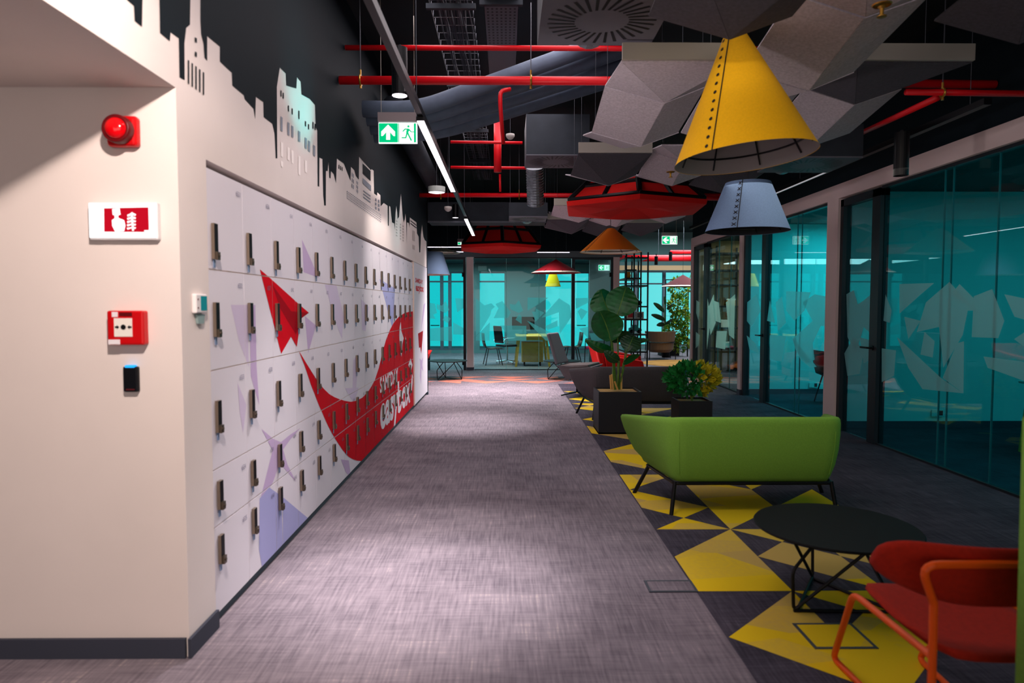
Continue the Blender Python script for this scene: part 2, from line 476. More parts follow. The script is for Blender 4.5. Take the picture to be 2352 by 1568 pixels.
edge = [YZ(z0(*p)) for p in sky0] + [YZ(z1(*p)) for p in sky1]
yl = 11.69
edge = [(min(max(y, -4.4), yl), min(z, 4.05)) for y, z in edge]
poly = edge + [(yl, edge[-1][1]), (yl, 4.1), (edge[0][0], 4.1)]
W = MB()
W.box(XW - .2, XW, -4.5, 2.87, 2.4, 4.1, 0)
W.box(XW - .2, XW, 2.87, LY0, 2.4, 4.1, 0)
W.box(XW - .2, XW, 3.13, LY0, 0, 2.4, 0)
W.box(XW - .26, XW, LY0, yl, 2.165, 4.1, 0)
W.box(XW - .6, XW - .26, LY0, LY1 + .03, LTOP + .005, 2.165, 3)
e = .0015
W.tri_poly([(XW + e, y, z) for y, z in poly], 1)
def wrect(zf, x0, y0, x1, y1, slope, mi):
    """a painted window: picture-space corners on the wall"""
    q = [zf(x0, y0), zf(x1, y0 + slope), zf(x1, y1 + slope), zf(x0, y1)]
    W.face([(XW + 2 * e, *YZ(p)) for p in q], mi)
for k in range(5): wrect(z0, 1248 + 25 * k, 398 + 20 * k, 1258 + 25 * k, 555 + 18 * k, 7, 1)
for cx, cy in ((1302, 265), (1302, 360)): wrect(z0, cx - 7, cy - 18, cx + 7, cy + 12, 8, 1)
for x, y, h in ((1868, 600, 40), (1883, 615, 40), (1918, 700, 40), (1943, 720, 40), (1988, 735, 55), (2032, 805, 35), (2052, 825, 35), (2082, 810, 45), (2096, 822, 40)):
    wrect(z0, x, y, x + 7, y + h, 6, 1)
for x, y, h in ((1868, 775, 95), (1914, 812, 85), (1940, 835, 75), (1986, 870, 70), (2030, 915, 70), (2052, 935, 70), (2086, 965, 70)):
    wrect(z0, x, y, x + 14, y + h, 9, 2)
for x, y, h in ((1870, 945, 95), (1914, 978, 85), (1940, 998, 85), (1986, 1035, 125), (2030, 1065, 80), (1870, 1070, 36)):
    wrect(z0, x, y, x + 15, y + h, 9, 4)
for x in (1282, 1296, 1310): wrect(z1, x, 70 + (x - 1282) * .7, x + 7, 105 + (x - 1282) * .7, 4, 1)
for r in range(3):
    for x in (1400, 1412): wrect(z1, x, 140 + r * 50 + (x - 1400), x + 7, 175 + r * 50 + (x - 1400), 5, 2)
    for x in (1443, 1452): wrect(z1, x, 215 + r * 38 + (x - 1443), x + 5, 240 + r * 38 + (x - 1443), 4, 2)
wrect(z1, 1500, 60, 1570, 150, 68, 1)
wrect(z1, 1500, 190, 1575, 240, 70, 2)
for r in range(3): wrect(z1, 1505, 300 + r * 28, 1570, 311 + r * 28, 48, 2)
for r in range(4):
    for k in range(24): wrect(z1, 1358 + 13 * k, 305 + r * 20 + 9.2 * k, 1364 + 13 * k, 316 + r * 20 + 9.2 * k, 4, 2)
for r in range(3):
    for x in (1612, 1638): wrect(z1, x, 370 + r * 38 + (x - 1612) * .5, x + 12, 395 + r * 38 + (x - 1612) * .5, 7, 2)
for r in range(2): wrect(z1, 1930, 570 + 24 * r, 1984, 578 + 24 * r, 42, 1)
wrect(z1, 1948, 660, 1970, 750, 12, 5)
wrect(z1, 1950, 790, 1970, 830, 10, 5)
for r in range(6):
    wrect(z1, 1798, 570 + 26 * r, 1812, 580 + 26 * r, 8, 5); wrect(z1, 1835, 600 + 26 * r, 1846, 612 + 26 * r, 6, 5); wrect(z1, 1858, 615 + 26 * r, 1870, 628 + 26 * r, 6, 5)
struct(W.build('wall_left', [WHITE, NAVY, mat('grey blue paint', '#8f939e', .7), mat('shadow gap', '#6e6058', .8), mat('bright white paint', '#fff4ee', .7), mat('warm grey paint', '#bfb2ac', .7)]),
       'white wall above the lockers with a painted city skyline against dark navy', 'wall')
struct(MB().box(-6, XW, 11.69, 11.85, 0, 4.1).build('wall_behind_lockers', NAVY))
struct(MB().box(-7, XW - .01, 2.852, 2.868, 0, .085).box(XW + .002, XW + .016, 2.852, LY0 - .002, 0, .085).build('baseboard_left', BASEB))
# ================================================================== lockers (16 towers of five doors)
NT = 16
PW = (LY1 - LY0) / NT
ROWS = [(1.672, LTOP), (1.204, 1.672), (.737, 1.204), (.466, .737), (.05, .466)]   # bottom, top
HZ = [(1.72, 1.885), (1.36, 1.52), (.91, 1.06), (.545, .68), (.285, .42)]
XF = XW - .004
def dz(zf, pts): return [YZ(zf(*p)) for p in pts]
DEC = []     # (material, layer, [triangles in (y, z)])
def decal(mi, layer, zf, pts): DEC.append((mi, layer, tris2d(dz(zf, pts))))
LIL, LIL2, BLU, RD, RDD, WH, NU = 1, 2, 3, 4, 5, 6, 7
decal(LIL, 1, z1, [(960, 745), (1112, 1090), (975, 1038)])
decal(BLU, 1, z1, [(1655, 1100), (1795, 1185), (1778, 1500), (1768, 1530)])
decal(LIL2, 1, z1, [(1165, 1150), (1268, 1150), (1335, 1440), (1318, 1640), (1240, 1420)])
decal(LIL2, 1, z2, [(320, 0), (470, 0), (482, 560), (395, 330)])
decal(LIL, 1, z2, [(485, 0), (540, 0), (552, 560), (575, 900), (500, 640)])
decal(LIL, 1, z2, [(985, 100), (1085, 185), (1015, 435)])
decal(LIL, 1, z2, [(595, 1115), (700, 1205), (770, 1235), (850, 1170), (945, 1108), (850, 1215), (790, 1300), (830, 1440), (905, 1590), (760, 1425), (700, 1590), (600, 1790), (575, 1790), (640, 1530), (695, 1310)])
decal(BLU, 1, z3, [(590, 240), (690, 310), (700, 765), (545, 945), (510, 740), (515, 330)])
decal(BLU, 1, z3, [(700, 318), (935, 515), (700, 780)])
decal(LIL2, 1, z2, [(1420, 500), (1470, 430), (1440, 830), (1412, 870)])
decal(LIL2, 1, z2, [(1345, 750), (1470, 745), (1430, 870), (1400, 840)])
decal(LIL, 1, z2, [(1310, 1390), (1380, 1400), (1400, 1568), (1350, 1500)])
decal(LIL2, 1, z2, [(380, 700), (460, 900), (430, 1150), (400, 960)])
decal(LIL2, 1, z1, [(1490, 1280), (1560, 1350), (1530, 1568), (1500, 1560)])
decal(RD, 2, z1, [(580, 1012), (720, 1135), (935, 1330), (1020, 1403), (945, 1458), (912, 1710), (860, 1618), (772, 1772), (660, 1330)])
decal(RDD, 3, z1, [(690, 1150), (860, 1390), (1020, 1403), (945, 1458), (905, 1600), (830, 1480), (760, 1360)])
rib_up = [(928, 408), (1000, 530), (1050, 610), (1100, 690), (1150, 750), (1200, 800), (1250, 830), (1300, 850), (1350, 865), (1400, 872), (1450, 862), (1500, 835), (1550, 785), (1585, 730), (1615, 670), (1650, 565), (1690, 400), (1715, 310), (1745, 235), (1775, 175), (1805, 132), (1840, 98), (1880, 74), (1920, 62), (1975, 56)]
rib_lo = [(1975, 1010), (1700, 1270), (1560, 1400), (1520, 1405), (1485, 1404), (1450, 1400), (1415, 1388), (1380, 1368), (1350, 1338), (1320, 1300), (1260, 1210), (1220, 1140), (1180, 1060), (1110, 900), (1040, 720), (980, 540)]
decal(RD, 2, z2, rib_up + rib_lo)
decal(RDD, 3, z2, [(928, 408), (1000, 530), (1050, 610), (1100, 690), (1070, 650)])
decal(WH, 4, z2, [(1846, 150), (1850, 230), (1872, 300), (1860, 350), (1852, 470), (1838, 390), (1832, 290), (1834, 200)])
decal(WH, 4, z2, [(1888, 280), (1899, 340), (1892, 372), (1884, 350)])
decal(WH, 4, z2, [(1932, 480), (1951, 540), (1938, 592), (1912, 542)])
decal(WH, 4, z2, [(1946, 620), (1953, 640), (1950, 720), (1943, 790), (1938, 780), (1940, 690)])
def wy(u): return at(u, 850, X=XW).y
DEC.append((WH, 4, fit_text('SAMEDAY', wy(872.5), wy(914.5), .565, .735, .03)))
DEC.append((WH, 4, fit_text('easybox', wy(872.5), wy(942), .03, .56, .035)))
lk_mats = [LOCKW, LILAC, LILAC2, BLUEL, RED, REDD, PRINTW, NUM, EDGEW, PLINTH]

def door_mesh(y0, y1, z0_, z1_, num):
    g = .0022
    a, b_, c, d = y0 + g, y1 - g, z0_ + g + .001, z1_ - g - .001
    mb = MB().box(XF - .018, XF, a, b_, c, d, 0)
    for di, (mi, layer, tr) in enumerate(DEC):
        for t in tr:
            q = clip_convex(t, a, b_, c, d)
            if len(q) >= 3:
                ar = sum(q[i - 1][0] * q[i][1] - q[i][0] * q[i - 1][1] for i in range(len(q)))
                if abs(ar) < 1e-7: continue
                if ar < 0: q = q[::-1]
                mb.face([(XF + .0006 * layer + .00004 * di, y, z) for y, z in q], mi)
    for t in fit_text(num, b_ - .085, b_ - .03, d - .075, d - .05, .0):
        mb.face([(XF + .0037, y, z) for y, z in t], NU)
    return mb

ORD = ['first', 'second', 'third', 'fourth', 'fifth', 'sixth', 'seventh', 'eighth', 'ninth', 'tenth', 'eleventh', 'twelfth', 'thirteenth', 'fourteenth', 'fifteenth', 'sixteenth']
NOTE = ['plain white locker tower beside the thermostat pilaster, first in the bank', 'white locker tower with the tip of the red paper plane, second from the pilaster',
        'white locker tower carrying most of the red paper plane, third from the pilaster', 'white locker tower where the thin red ribbon begins, fourth from the pilaster',
        'white locker tower with narrow red ribbon falling across it, fifth from the pilaster', 'white locker tower with red ribbon in its lower middle, sixth from the pilaster',
        'white locker tower above the low curve of the red ribbon, seventh from the pilaster', 'white and red locker tower at the bottom of the ribbon, eighth from the pilaster',
        'red and white locker tower just before the printed word, ninth from the pilaster', 'locker tower where the white words start on red, tenth from the pilaster',
        'mostly red locker tower with first letters of the white words, eleventh from the pilaster', 'mostly red locker tower in the middle of the white words, twelfth from the pilaster',
        'red locker tower at the end of the shorter white word, thirteenth from the pilaster', 'red locker tower with white plane emblem, fourteenth from the pilaster',
        'red locker tower at the last letters of the longer white word, fifteenth from the pilaster', 'red locker tower with the white diamond mark, last in the bank']
hbm = MB().box(0, .026, 0, .020, 0, .145, 0).box(.0, .018, .018, .034, .0, .145, 1)
hb = None
for k in range(NT):
    y0 = LY0 + .003 + PW * k; y1 = y0 + PW
    t = thing('locker_tower', NOTE[k], 'lockers', (0, 0, 0), 0, 'locker towers along the corridor')
    MB().box(XF - .5, XF - .022, y0, y1, .05, LTOP, 0).box(XF - .022, XF - .006, y0, y0 + .006, .05, LTOP, 1).box(XF - .022, XF - .006, y1 - .006, y1, .05, LTOP, 1) \
        .box(XF - .022, XF - .005, y0 + .006, y1 - .006, .46, .472, 1).box(XF - .022, XF - .005, y0 + .006, y1 - .006, .731, .743, 1).box(XF - .022, XF - .005, y0 + .006, y1 - .006, 1.198, 1.21, 1).box(XF - .022, XF - .005, y0 + .006, y1 - .006, 1.666, 1.678, 1) \
        .build('carcass', [LOCKW, EDGEW], t)
    MB().box(XF - .5, XF - .02, y0, y1, 0, .05, 0).build('plinth', PLINTH, t)
    for r, (za, zb) in enumerate(ROWS):
        d = door_mesh(y0, y1, za, zb, str(6531 + 5 * k + r)).build('door', lk_mats, t)
        hz = HZ[r]
        h = MB().box(XF + .004, XF + .018, y0 + .036, y0 + .076, hz[0], hz[1], 0).box(XF + .018, XF + .0195, y0 + .04, y0 + .074, hz[0] + .036, hz[1] - .002, 1).build('handle', [BRONZE, BLACKP], d)
        MB().box(XF + .018, XF + .029, y0 + .044, y0 + .074, hz[0] - .003, hz[0] + .034, 0).tube([(XF + .029, y0 + .06, hz[0] + .016), (XF + .033, y0 + .06, hz[0] + .016)], .008, 8).build('lock', mat('dark bronze metal', '#5e5348', .35, .7), d)
        MB().box(XF + .004, XF + .007, y0 + .048, y0 + .07, hz[0] - .038, hz[0] - .002).build('key_tag', mat('blue grey tag', '#7f93b4', .5), d)
# end panel
t = thing('locker_end_panel', 'tall white printed panel with small red logo closing the far end of the lockers', 'panel')
eb = MB().box(XF - .5, XF + .012, LY1 + .035, 11.66, .05, 2.155, 0)
pm = [LOCKW, LILAC, RED, REDD, EDGEW]
def ep(pts, mi, l=1): eb.tri_poly([(XF + .012 + .0006 * l, *YZ(z2(*p))) for p in pts], mi)
ep([(2045, 0), (2062, -20), (2040, 130), (2020, 240)], 1)
ep([(1995, 258), (2040, 232), (2036, 300), (2024, 440), (2015, 380), (2004, 390)], 3)
ep([(2010, 480), (2026, 500), (2040, 470), (2034, 540), (2042, 600), (2026, 570), (2022, 720), (2012, 640), (2016, 560)], 1)
for tx, u0, u1, za, zb, bo in (('SAMEDAY', 954, 971, 1.86, 1.93, .03), ('easybox', 955, 973, 1.70, 1.85, .03)):
    for tr in fit_text(tx, wy(u0), wy(u1), za, zb, bo): eb.face([(XF + .0128, y, z) for y, z in tr], 2)
eb.box(XF - .02, XF + .02, LY1 + .005, LY1 + .034, .05, 2.155, 4)
eb.build('panel', pm, t)
MB().box(XF - .5, XF - .02, LY1 + .005, 11.66, 0, .05).box(XF - .02, XF + .03, 11.6, 11.66, 0, .05).build('plinth', PLINTH, t)

# ================================================================== wall devices on the near left wall (face at y = 2.87)
YN = 2.87
def wp(u, v): return at(u, v, Y=YN)
# red siren
p = wp(291, 306)
t = thing('wall_mounted_siren', 'round red fire alarm siren high on the near white wall', 'fire alarm', p)
MB().lathe([(0, 0), (.052, 0), (.056, -.015), (.056, -.03), (.058, -.04)], 32, R=Matrix.Rotation(radians(90), 3, 'X') @ Matrix.Scale(-1, 3, (0, 0, 1))).box(-.062, .062, -.045, 0, -.062, .062).build('base', mat('red plastic', '#c8070f', .3), t, bevel=.02, bseg=3)
Rm = rot_between((0, 0, 1), (0, -1, 0))
MB().lathe([(.054, .04), (.057, .05), (.056, .082), (.052, .087), (.042, .083)], 32, R=Rm).build('collar', mat('dark red plastic', '#5e0308', .4), t, smooth=True)
MB().lathe([(.043, .081), (.041, .089), (.032, .099), (.018, .105), (0.0001, .107)], 32, R=Rm).build('lens', mat('red lens', '#e00410', .12, spec=.6), t, smooth=True)
# illuminated fire sign
a, b_ = wp(215, 549), wp(369, 467)
t = thing('fire_call_point_sign', 'glowing white sign with red hand and flame symbol on near white wall', 'sign', ((a.x + b_.x) / 2, YN, (a.z + b_.z) / 2))
w, h = (b_.x - a.x) / 2, (b_.z - a.z) / 2
MB().box(-w, w, -.03, 0, -h - .006, h).build('housing', mat('white sign housing', '#e9e4e4', .5), t, bevel=.006)
MB().box(-w + .004, w - .004, -.034, -.03, -h + .003, h - .004).build('lit_face', FIREW, t)
sg = MB()
def sp(x, y):   # symbol coordinates from the picture of the sign
    q = wp(180 + x * .3062, 440 + y * .3062); return (q.x - (a.x + b_.x) / 2, q.z - (a.z + b_.z) / 2)
def sgp(pts, mi, l): sg.tri_poly([(sp(*q)[0], -.0345 - .0004 * l, sp(*q)[1]) for q in pts], mi)
sgp([(228, 133), (558, 126), (563, 310), (230, 308)], 0, 0)
sgp([(290, 138), (345, 133), (352, 180), (335, 186), (335, 205), (378, 222), (388, 262), (378, 303), (312, 306), (290, 262), (288, 222), (308, 208), (308, 186), (294, 182)], 1, 1)
for k in range(5):
    y = 182 + 24 * k
    sgp([(402 - k, y), (440, y - 16 + 3 * k), (466, y - 4), (462, y + 8), (436, y + 2), (404, y + 14)], 1, 1)
sgp([(428, 168), (440, 162), (452, 300), (438, 300)], 1, 2)
sgp([(528, 296), (562, 296), (562, 306), (528, 306)], 1, 1)
sg.build('symbol', [FIRER, FIREW], t)
# manual call point
p = wp(301, 752)
t = thing('wall_mounted_call_point', 'square red fire alarm call point with white push plate', 'fire alarm', p)
MB().box(-.075, .075, -.045, 0, -.071, .071).build('housing', MATS['red plastic'], t, bevel=.008)
cpm = MB().box(-.044, .03, -.047, -.045, -.036, .04, 0)
cpm.lathe([(.0001, 0), (.011, 0)], 20, (-.006, -.0475, .003), 1, R=Rm)
for s in (-1, 1):
    cpm.face([(-.006 + s * .016, -.0475, .003), (-.006 + s * .026, -.0475, .009 * s * 1 + .003 if s > 0 else .012), (-.006 + s * .026, -.0475, -.006)], 1)
    cpm.box(-.006 + s * .03 - .004, -.006 + s * .03 + .004, -.0476, -.047, -.001, .007, 1)
cpm.build('push_plate', [mat('ivory plastic', '#efe8df', .4), BLACKP], t)
MB().box(-.07, -.022, -.0465, -.045, -.068, -.048, 0).box(-.052, -.028, -.0468, -.045, .045, .066, 0).box(-.022, .03, -.0466, -.045, .048, .064, 1).build('sticker', [PRINTW, MATS['dark red plastic']], t)
# card reader
p = wp(306, 868)
t = thing('wall_mounted_card_reader', 'small black card reader with blue light below the red call point', 'card reader', p)
MB().box(-.03, .03, -.025, 0, -.056, .05).build('housing', BLACKP, t, bevel=.006)
MB().box(-.02, .02, -.028, -.004, .046, .056).build('status_light', BLUELED, t, bevel=.003)
MB().box(-.018, .018, -.0256, -.025, -.048, -.043).build('mark', mat('maroon print', '#5a1018', .6), t)
# thermostat on the pilaster (faces the corridor)
p = at(452, 697, X=XW)
t = thing('wall_mounted_thermostat', 'white thermostat with teal screen on the pilaster before the lockers', 'thermostat', (XW, p.y, p.z))
MB().box(0, .022, -.052, .058, -.042, .042).build('housing', mat('white plastic', '#ece4e2', .4), t, bevel=.006)
MB().box(.0222, .0235, -.01, .05, -.03, .033).build('screen', SCREEN, t)
MB().box(.0222, .0235, -.04, -.032, .015, .022).box(.0222, .0235, -.04, -.032, -.022, -.015).build('buttons', MATS['maroon print'], t)
t = thing('wall_mounted_sensor_plate', 'small grey translucent plate right under the thermostat', 'sensor', (XW, p.y + .01, p.z - .068))
MB().prism([(0.001, -.035, .02), (.001, .04, .02), (.001, .028, -.02), (.001, -.024, -.02)], (.012, 0, 0)).build('plate', mat('grey teal plastic', '#8fa2a0', .3), t)
# ================================================================== right-hand glazed meeting rooms (line x = 4.0)
XR = 4.0
HB, HT = 2.79, 2.96
struct(MB().box(XR - .03, XR + .13, -4.4, 14.72, HB, HT).build('wall_right', mat('pink white partition paint', '#d9c6c4', .7)), 'pale header beam running above the glass meeting rooms', 'wall')
struct(MB().box(XR + .0, XR + .12, -4.4, 14.72, HT, 4.1).build('wall_right_upper', NAVY))
PW_ = MATS['pink white partition paint']
for i, (ya, yb) in enumerate(((8.2, 8.48), (11.52, 11.66), (14.6, 14.72))):
    struct(MB().box(XR - .03, XR + .13, ya, yb, .09, HB).box(XR - .04, XR + .14, ya - .0, yb, 0, .09, 1).build('trim_%d' % (i + 1), [PW_, BASEB]), 'pale post between two glass meeting rooms', 'post')

def zr_(x, y): return (1562 + x * .4688, 413 + y * .4688)
def film_x(pts_list, parent, xp, film, ya, yb):
    mb = MB()
    for i, pts in enumerate(pts_list):
        q = [at(*zr_(*p), X=xp) for p in pts]
        mb.tri_poly([(xp - .0006 * i, min(max(p.y, ya + .01), yb - .01), p.z) for p in q])
    mb.build('frosted_film', film, parent)
FILM_NEAR = [[(1075, 510), (1245, 505), (1180, 560), (1075, 655)], [(1205, 600), (1320, 500), (1450, 640), (1410, 640), (1385, 760), (1290, 920), (1270, 720), (1160, 745)], [(1370, 510), (1440, 580), (1450, 640), (1330, 560)],
    [(1440, 570), (1530, 535), (1590, 690), (1560, 775), (1430, 770)], [(1590, 560), (1685, 580), (1760, 640), (1740, 700), (1640, 670)], [(1100, 670), (1180, 690), (1120, 780)], [(1065, 770), (1280, 970), (1390, 1045), (1190, 1025), (1120, 920)],
    [(990, 825), (1060, 835), (1050, 960), (990, 990)], [(1200, 745), (1250, 790), (1240, 870), (1180, 855)], [(1490, 865), (1685, 890), (1760, 1010), (1510, 920)], [(1640, 780), (1760, 700), (1760, 870)], [(1360, 800), (1395, 790), (1392, 1045), (1290, 970)], [(1010, 560), (1040, 640), (1030, 700), (1000, 690)]]
FILM_DOOR = [[(815, 560), (850, 540), (870, 610), (900, 590), (935, 560), (970, 660), (940, 760), (900, 720), (860, 850), (820, 770)], [(805, 850), (850, 770), (900, 840), (880, 950), (820, 960)], [(880, 770), (950, 790), (960, 880), (900, 900)]]
FILM_MID = [[(420, 690), (440, 590), (465, 700)], [(520, 545), (640, 550), (610, 640), (560, 690), (520, 640)], [(600, 600), (660, 560), (740, 575), (745, 720), (690, 715), (650, 800), (660, 880), (620, 900), (570, 840), (550, 780), (650, 690)], [(440, 760), (520, 765), (500, 890), (440, 880)], [(550, 770), (670, 915), (640, 920), (590, 880)], [(470, 600), (500, 570), (520, 700), (480, 740)]]
FILM_DOOR_MID = [[(310, 600), (375, 560), (395, 640), (350, 720), (310, 690)], [(315, 760), (370, 800), (390, 850), (340, 830)]]
FILM_FAR = [[(110, 600), (130, 580), (150, 680), (120, 830)], [(160, 590), (190, 600), (200, 700), (170, 690)], [(180, 740), (230, 740), (220, 830), (175, 820)], [(225, 600), (270, 560), (265, 780), (240, 760)], [(130, 640), (165, 560), (175, 700), (150, 760)]]
FILM_DOOR_FAR = [[(50, 590), (95, 600), (90, 690), (60, 650)], [(50, 740), (95, 760), (90, 810), (55, 820)]]
def pane_x(name, ya, yb, gl, film, idx, seams=(), za=.02, zb=HB, seed=1, frame=True, x=XR):
    """glazing on the right-hand line"""
    o = struct(MB().box(x + .04, x + .052, ya, yb, za, zb).build('window_%d' % idx, gl), name, 'window')
    fb = MB()
    fb.box(x + .01, x + .09, ya, yb, zb - .03, zb).box(x + .02, x + .07, ya, yb, 0, .02)
    for s in seams: fb.box(x + .038, x + .054, s - .003, s + .003, .02, zb - .03, 1)
    fb.build('frame', [mat('graphite frame', '#1c2229', .45), mat('glass joint', '#1f6a70', .3)], o)
    film_x(seed, o, x + .036, film, ya, yb)
    return o

def glass_door_x(idx, ya, yb, hinge_far, label, film, seed, x=XR):
    """framed glass door on the right-hand line; wide stile at the near end"""
    o = struct(MB().box(x + .0, x + .1, ya, ya + .16, 0, HB - .02).box(x + .0, x + .1, yb - .07, yb, 0, HB - .02).box(x + .0, x + .1, ya, yb, HB - .1, HB - .02).build('door_%d' % idx, MATS['graphite frame']), label, 'door')
    MB().box(x + .045, x + .057, ya + .16, yb - .07, .012, HB - .1).build('pane', GLASSD, o)
    film_x(seed, o, x + .041, film, ya + .16, yb - .07)
    h = MB().tube(rounded([(x + .0, ya + .08, 1.05), (x - .05, ya + .08, 1.05), (x - .05, ya + .24, 1.05)], .02), .011, 8).cyl((x + .001, ya + .08, 1.05), (x - .012, ya + .08, 1.05), .026)
    h.build('handle', BLACKM, o)
    return o
pane_x('large teal glass pane of the nearest meeting room', -4.3, 7.33, GLASS, FILM, 1, (5.25, 6.2, 6.32, 5.62, 4.2, 2.9), seed=FILM_NEAR)
glass_door_x(1, 7.33, 8.2, True, 'black framed glass door of the nearest meeting room', FILM, FILM_DOOR)
pane_x('teal glass pane of the middle meeting room', 8.48, 10.55, GLASS, FILM, 2, (9.5, 9.36), seed=FILM_MID)
glass_door_x(2, 10.55, 11.52, True, 'black framed glass door of the middle meeting room', FILM, FILM_DOOR_MID)
pane_x('grey glass pane of the farthest meeting room', 11.66, 13.7, GLASSD, FILM, 3, (12.3, 13.0), seed=FILM_FAR)
glass_door_x(3, 13.7, 14.6, True, 'black framed glass door of the farthest meeting room', FILM, FILM_DOOR_FAR)

ROOMW = mat('meeting room wall paint', '#c4dcdc', .8)
struct(MB().box(XR + .13, 8.2, 8.36, 8.46, .085, 2.9).box(XR + .13, 8.2, 8.345, 8.475, 0, .085, 1).build('wall_room_partition_near', [ROOMW, BASEB]))
struct(MB().box(XR + .13, 8.2, 11.66, 11.76, .085, 2.9).box(XR + .13, 8.2, 11.645, 11.775, 0, .085, 1).build('wall_room_partition_middle', [ROOMW, BASEB]))
struct(MB().box(XR + .13, 8.2, 14.62, 14.72, 0, 2.9).build('wall_room_partition_far', WALN))
struct(MB().box(8.2, 8.3, -4.4, 14.72, 0, 4.1).build('wall_rooms_outer', ROOMW))
struct(MB().box(XR + .13, 8.2, -4.4, 14.72, 2.9, 2.98).build('ceiling_meeting_rooms', mat('room ceiling', '#3d4a4c', .8)))

def meeting_table(x, y, col, label):
    t = thing('meeting_table', label, 'table', (x, y, 0))
    MB().box(-.45, .45, -.8, .8, .71, .74).build('table_top', col, t, bevel=.01)
    for sx in (-1, 1):
        for sy in (-1, 1):
            MB().tube([(sx * .38, sy * .72, .71), (sx * .42, sy * .76, 0)], .026, 8).build('leg', OAK, t)
    return t
meeting_table(5.75, 6.2, mat('white table laminate', '#cfe0e0', .4), 'white topped meeting table in the nearest glass room')
meeting_table(5.9, 10.1, OAK, 'oak topped meeting table in the middle glass room')

def shell_chair(x, y, rz, col, label, group):
    t = thing('shell_chair', label, 'chair', (x, y, 0), rz, group)
    path = []
    mb = MB(); n = 10
    prof = [(.22, .43), (.1, .44), (-.1, .42), (-.2, .46), (-.24, .6), (-.26, .82)]
    for i in range(len(prof) - 1):
        (a, za), (b_, zb) = prof[i], prof[i + 1]
        wa, wb = .22, .22
        mb.face([(-wa, a, za), (wa, a, za), (wb, b_, zb), (-wb, b_, zb)])
    mb.build('seat', col, t, solid=.02, smooth=True)
    for sx in (-1, 1):
        for sy in (-1, 1):
            MB().tube([(sx * .15, sy * .13, .42), (sx * .22, sy * .22, 0)], .012, 6).build('leg', BLACKM, t)
    return t
mat('dark chair shell', '#1f2a2e', .5)
shell_chair(5.1, 9.8, radians(-90), MATS['dark chair shell'], 'dark shell chair at the oak table, nearer of two', 'meeting chairs in the middle glass room')
shell_chair(5.1, 10.5, radians(-90), MATS['dark chair shell'], 'dark shell chair at the oak table, farther of two', 'meeting chairs in the middle glass room')
for (u, v, yy, lab) in ((2153, 948, 8.345, 'white double wall socket low behind the nearest glass pane'), (1868, 884, 11.645, 'white double wall socket low behind the middle glass pane')):
    p = at(u, v, Y=yy)
    t = thing('wall_mounted_socket', lab, 'socket', (p.x, yy, p.z))
    MB().box(-.075, .075, -.012, 0, -.045, .045).build('plate', SOCK, t, bevel=.003)
    MB().box(-.06, -.01, -.014, -.012, -.03, .03, 0).box(.012, .06, -.014, -.012, -.03, .03, 1).build('inserts', [SOCK, mat('red socket', '#a03038', .4)], t)

# room C: black shelving with models against the oak wall
def grid_shelf(name, label, x0, x1, y0, y1, zs, xs, top):
    t = thing(name, label, 'shelf', ((x0 + x1) / 2, (y0 + y1) / 2, 0))
    cx, cy = (x0 + x1) / 2, (y0 + y1) / 2
    for x in xs:
        for y in (y0, y1):
            MB().box(x - cx - .016, x - cx + .016, y - cy - .016, y - cy + .016, 0, top).build('post', BLACKM, t)
    for z, a, b_ in zs:
        MB().box(a - cx, b_ - cx, y0 - cy, y1 - cy, z - .018, z + .018).build('board', BLACKM, t)
    return t
grid_shelf('display_shelf', 'black shelf unit before the slatted wood wall in the farthest glass room', 4.35, 6.0, 14.15, 14.55,
           [(.12, 4.35, 6.0), (.62, 4.35, 5.2), (1.05, 4.35, 6.0), (1.5, 4.35, 5.3), (1.95, 4.35, 6.0), (2.25, 4.35, 5.5), (2.6, 4.35, 6.0)], [4.35, 4.9, 5.45, 6.0], 2.75)
def toy_car(x, y, z, col, label, group, L=.5, rz=0):
    t = thing('model_car', label, 'model car', (x, y, z), rz, group)
    W_ = L * .4
    mb = MB().prism([(-.5 * L, -W_ / 2, .05), (.5 * L, -W_ / 2, .05), (.5 * L, -W_ / 2, .1), (.28 * L, -W_ / 2, .13), (.12 * L, -W_ / 2, .2), (-.2 * L, -W_ / 2, .2), (-.34 * L, -W_ / 2, .14), (-.5 * L, -W_ / 2, .12)], (0, W_, 0))
    mb.build('body', col, t, bevel=.012)
    for sx in (-.3, .3):
        for sy in (-1, 1):
            MB().cyl((sx * L, sy * W_ * .5, .045), (sx * L, sy * (W_ * .5 - .03), .045), .045, 14).build('wheel', BLACKP, t)
    return t
toy_car(4.98, 14.34, .140, mat('orange model paint', '#e8641a', .3), 'orange model car on lowest board in the farthest glass room', None, .62)
for i, (x, z, s, c, lab) in enumerate(((4.6, 1.070, .2, '#d8cfc4', 'cream storage box on waist board of the farthest glass room'), (5.1, 1.070, .17, '#c85a5a', 'red storage box on waist board of the farthest glass room'), (5.6, 1.070, .22, '#5b8f96', 'teal storage box on waist board of the farthest glass room'), (4.7, 1.520, .18, '#d98c2a', 'amber storage box on chest board of the farthest glass room'), (4.62, .640, .16, '#7fb6b6', 'pale teal storage box on knee board of the farthest glass room'))):
    o = MB().box(-s / 2, s / 2, -.09, .09, 0, s * .8, 0).box(-s / 2 - .004, s / 2 + .004, -.094, .094, s * .8 - .03, s * .8, 1).build('storage_box', [mat('box %d' % i, c, .6), mat('box lid %d' % i, '#e6e2da', .6)], loc=(x, 14.35, z))
    tag(o, lab, 'box', 'boxes in the farthest glass room')
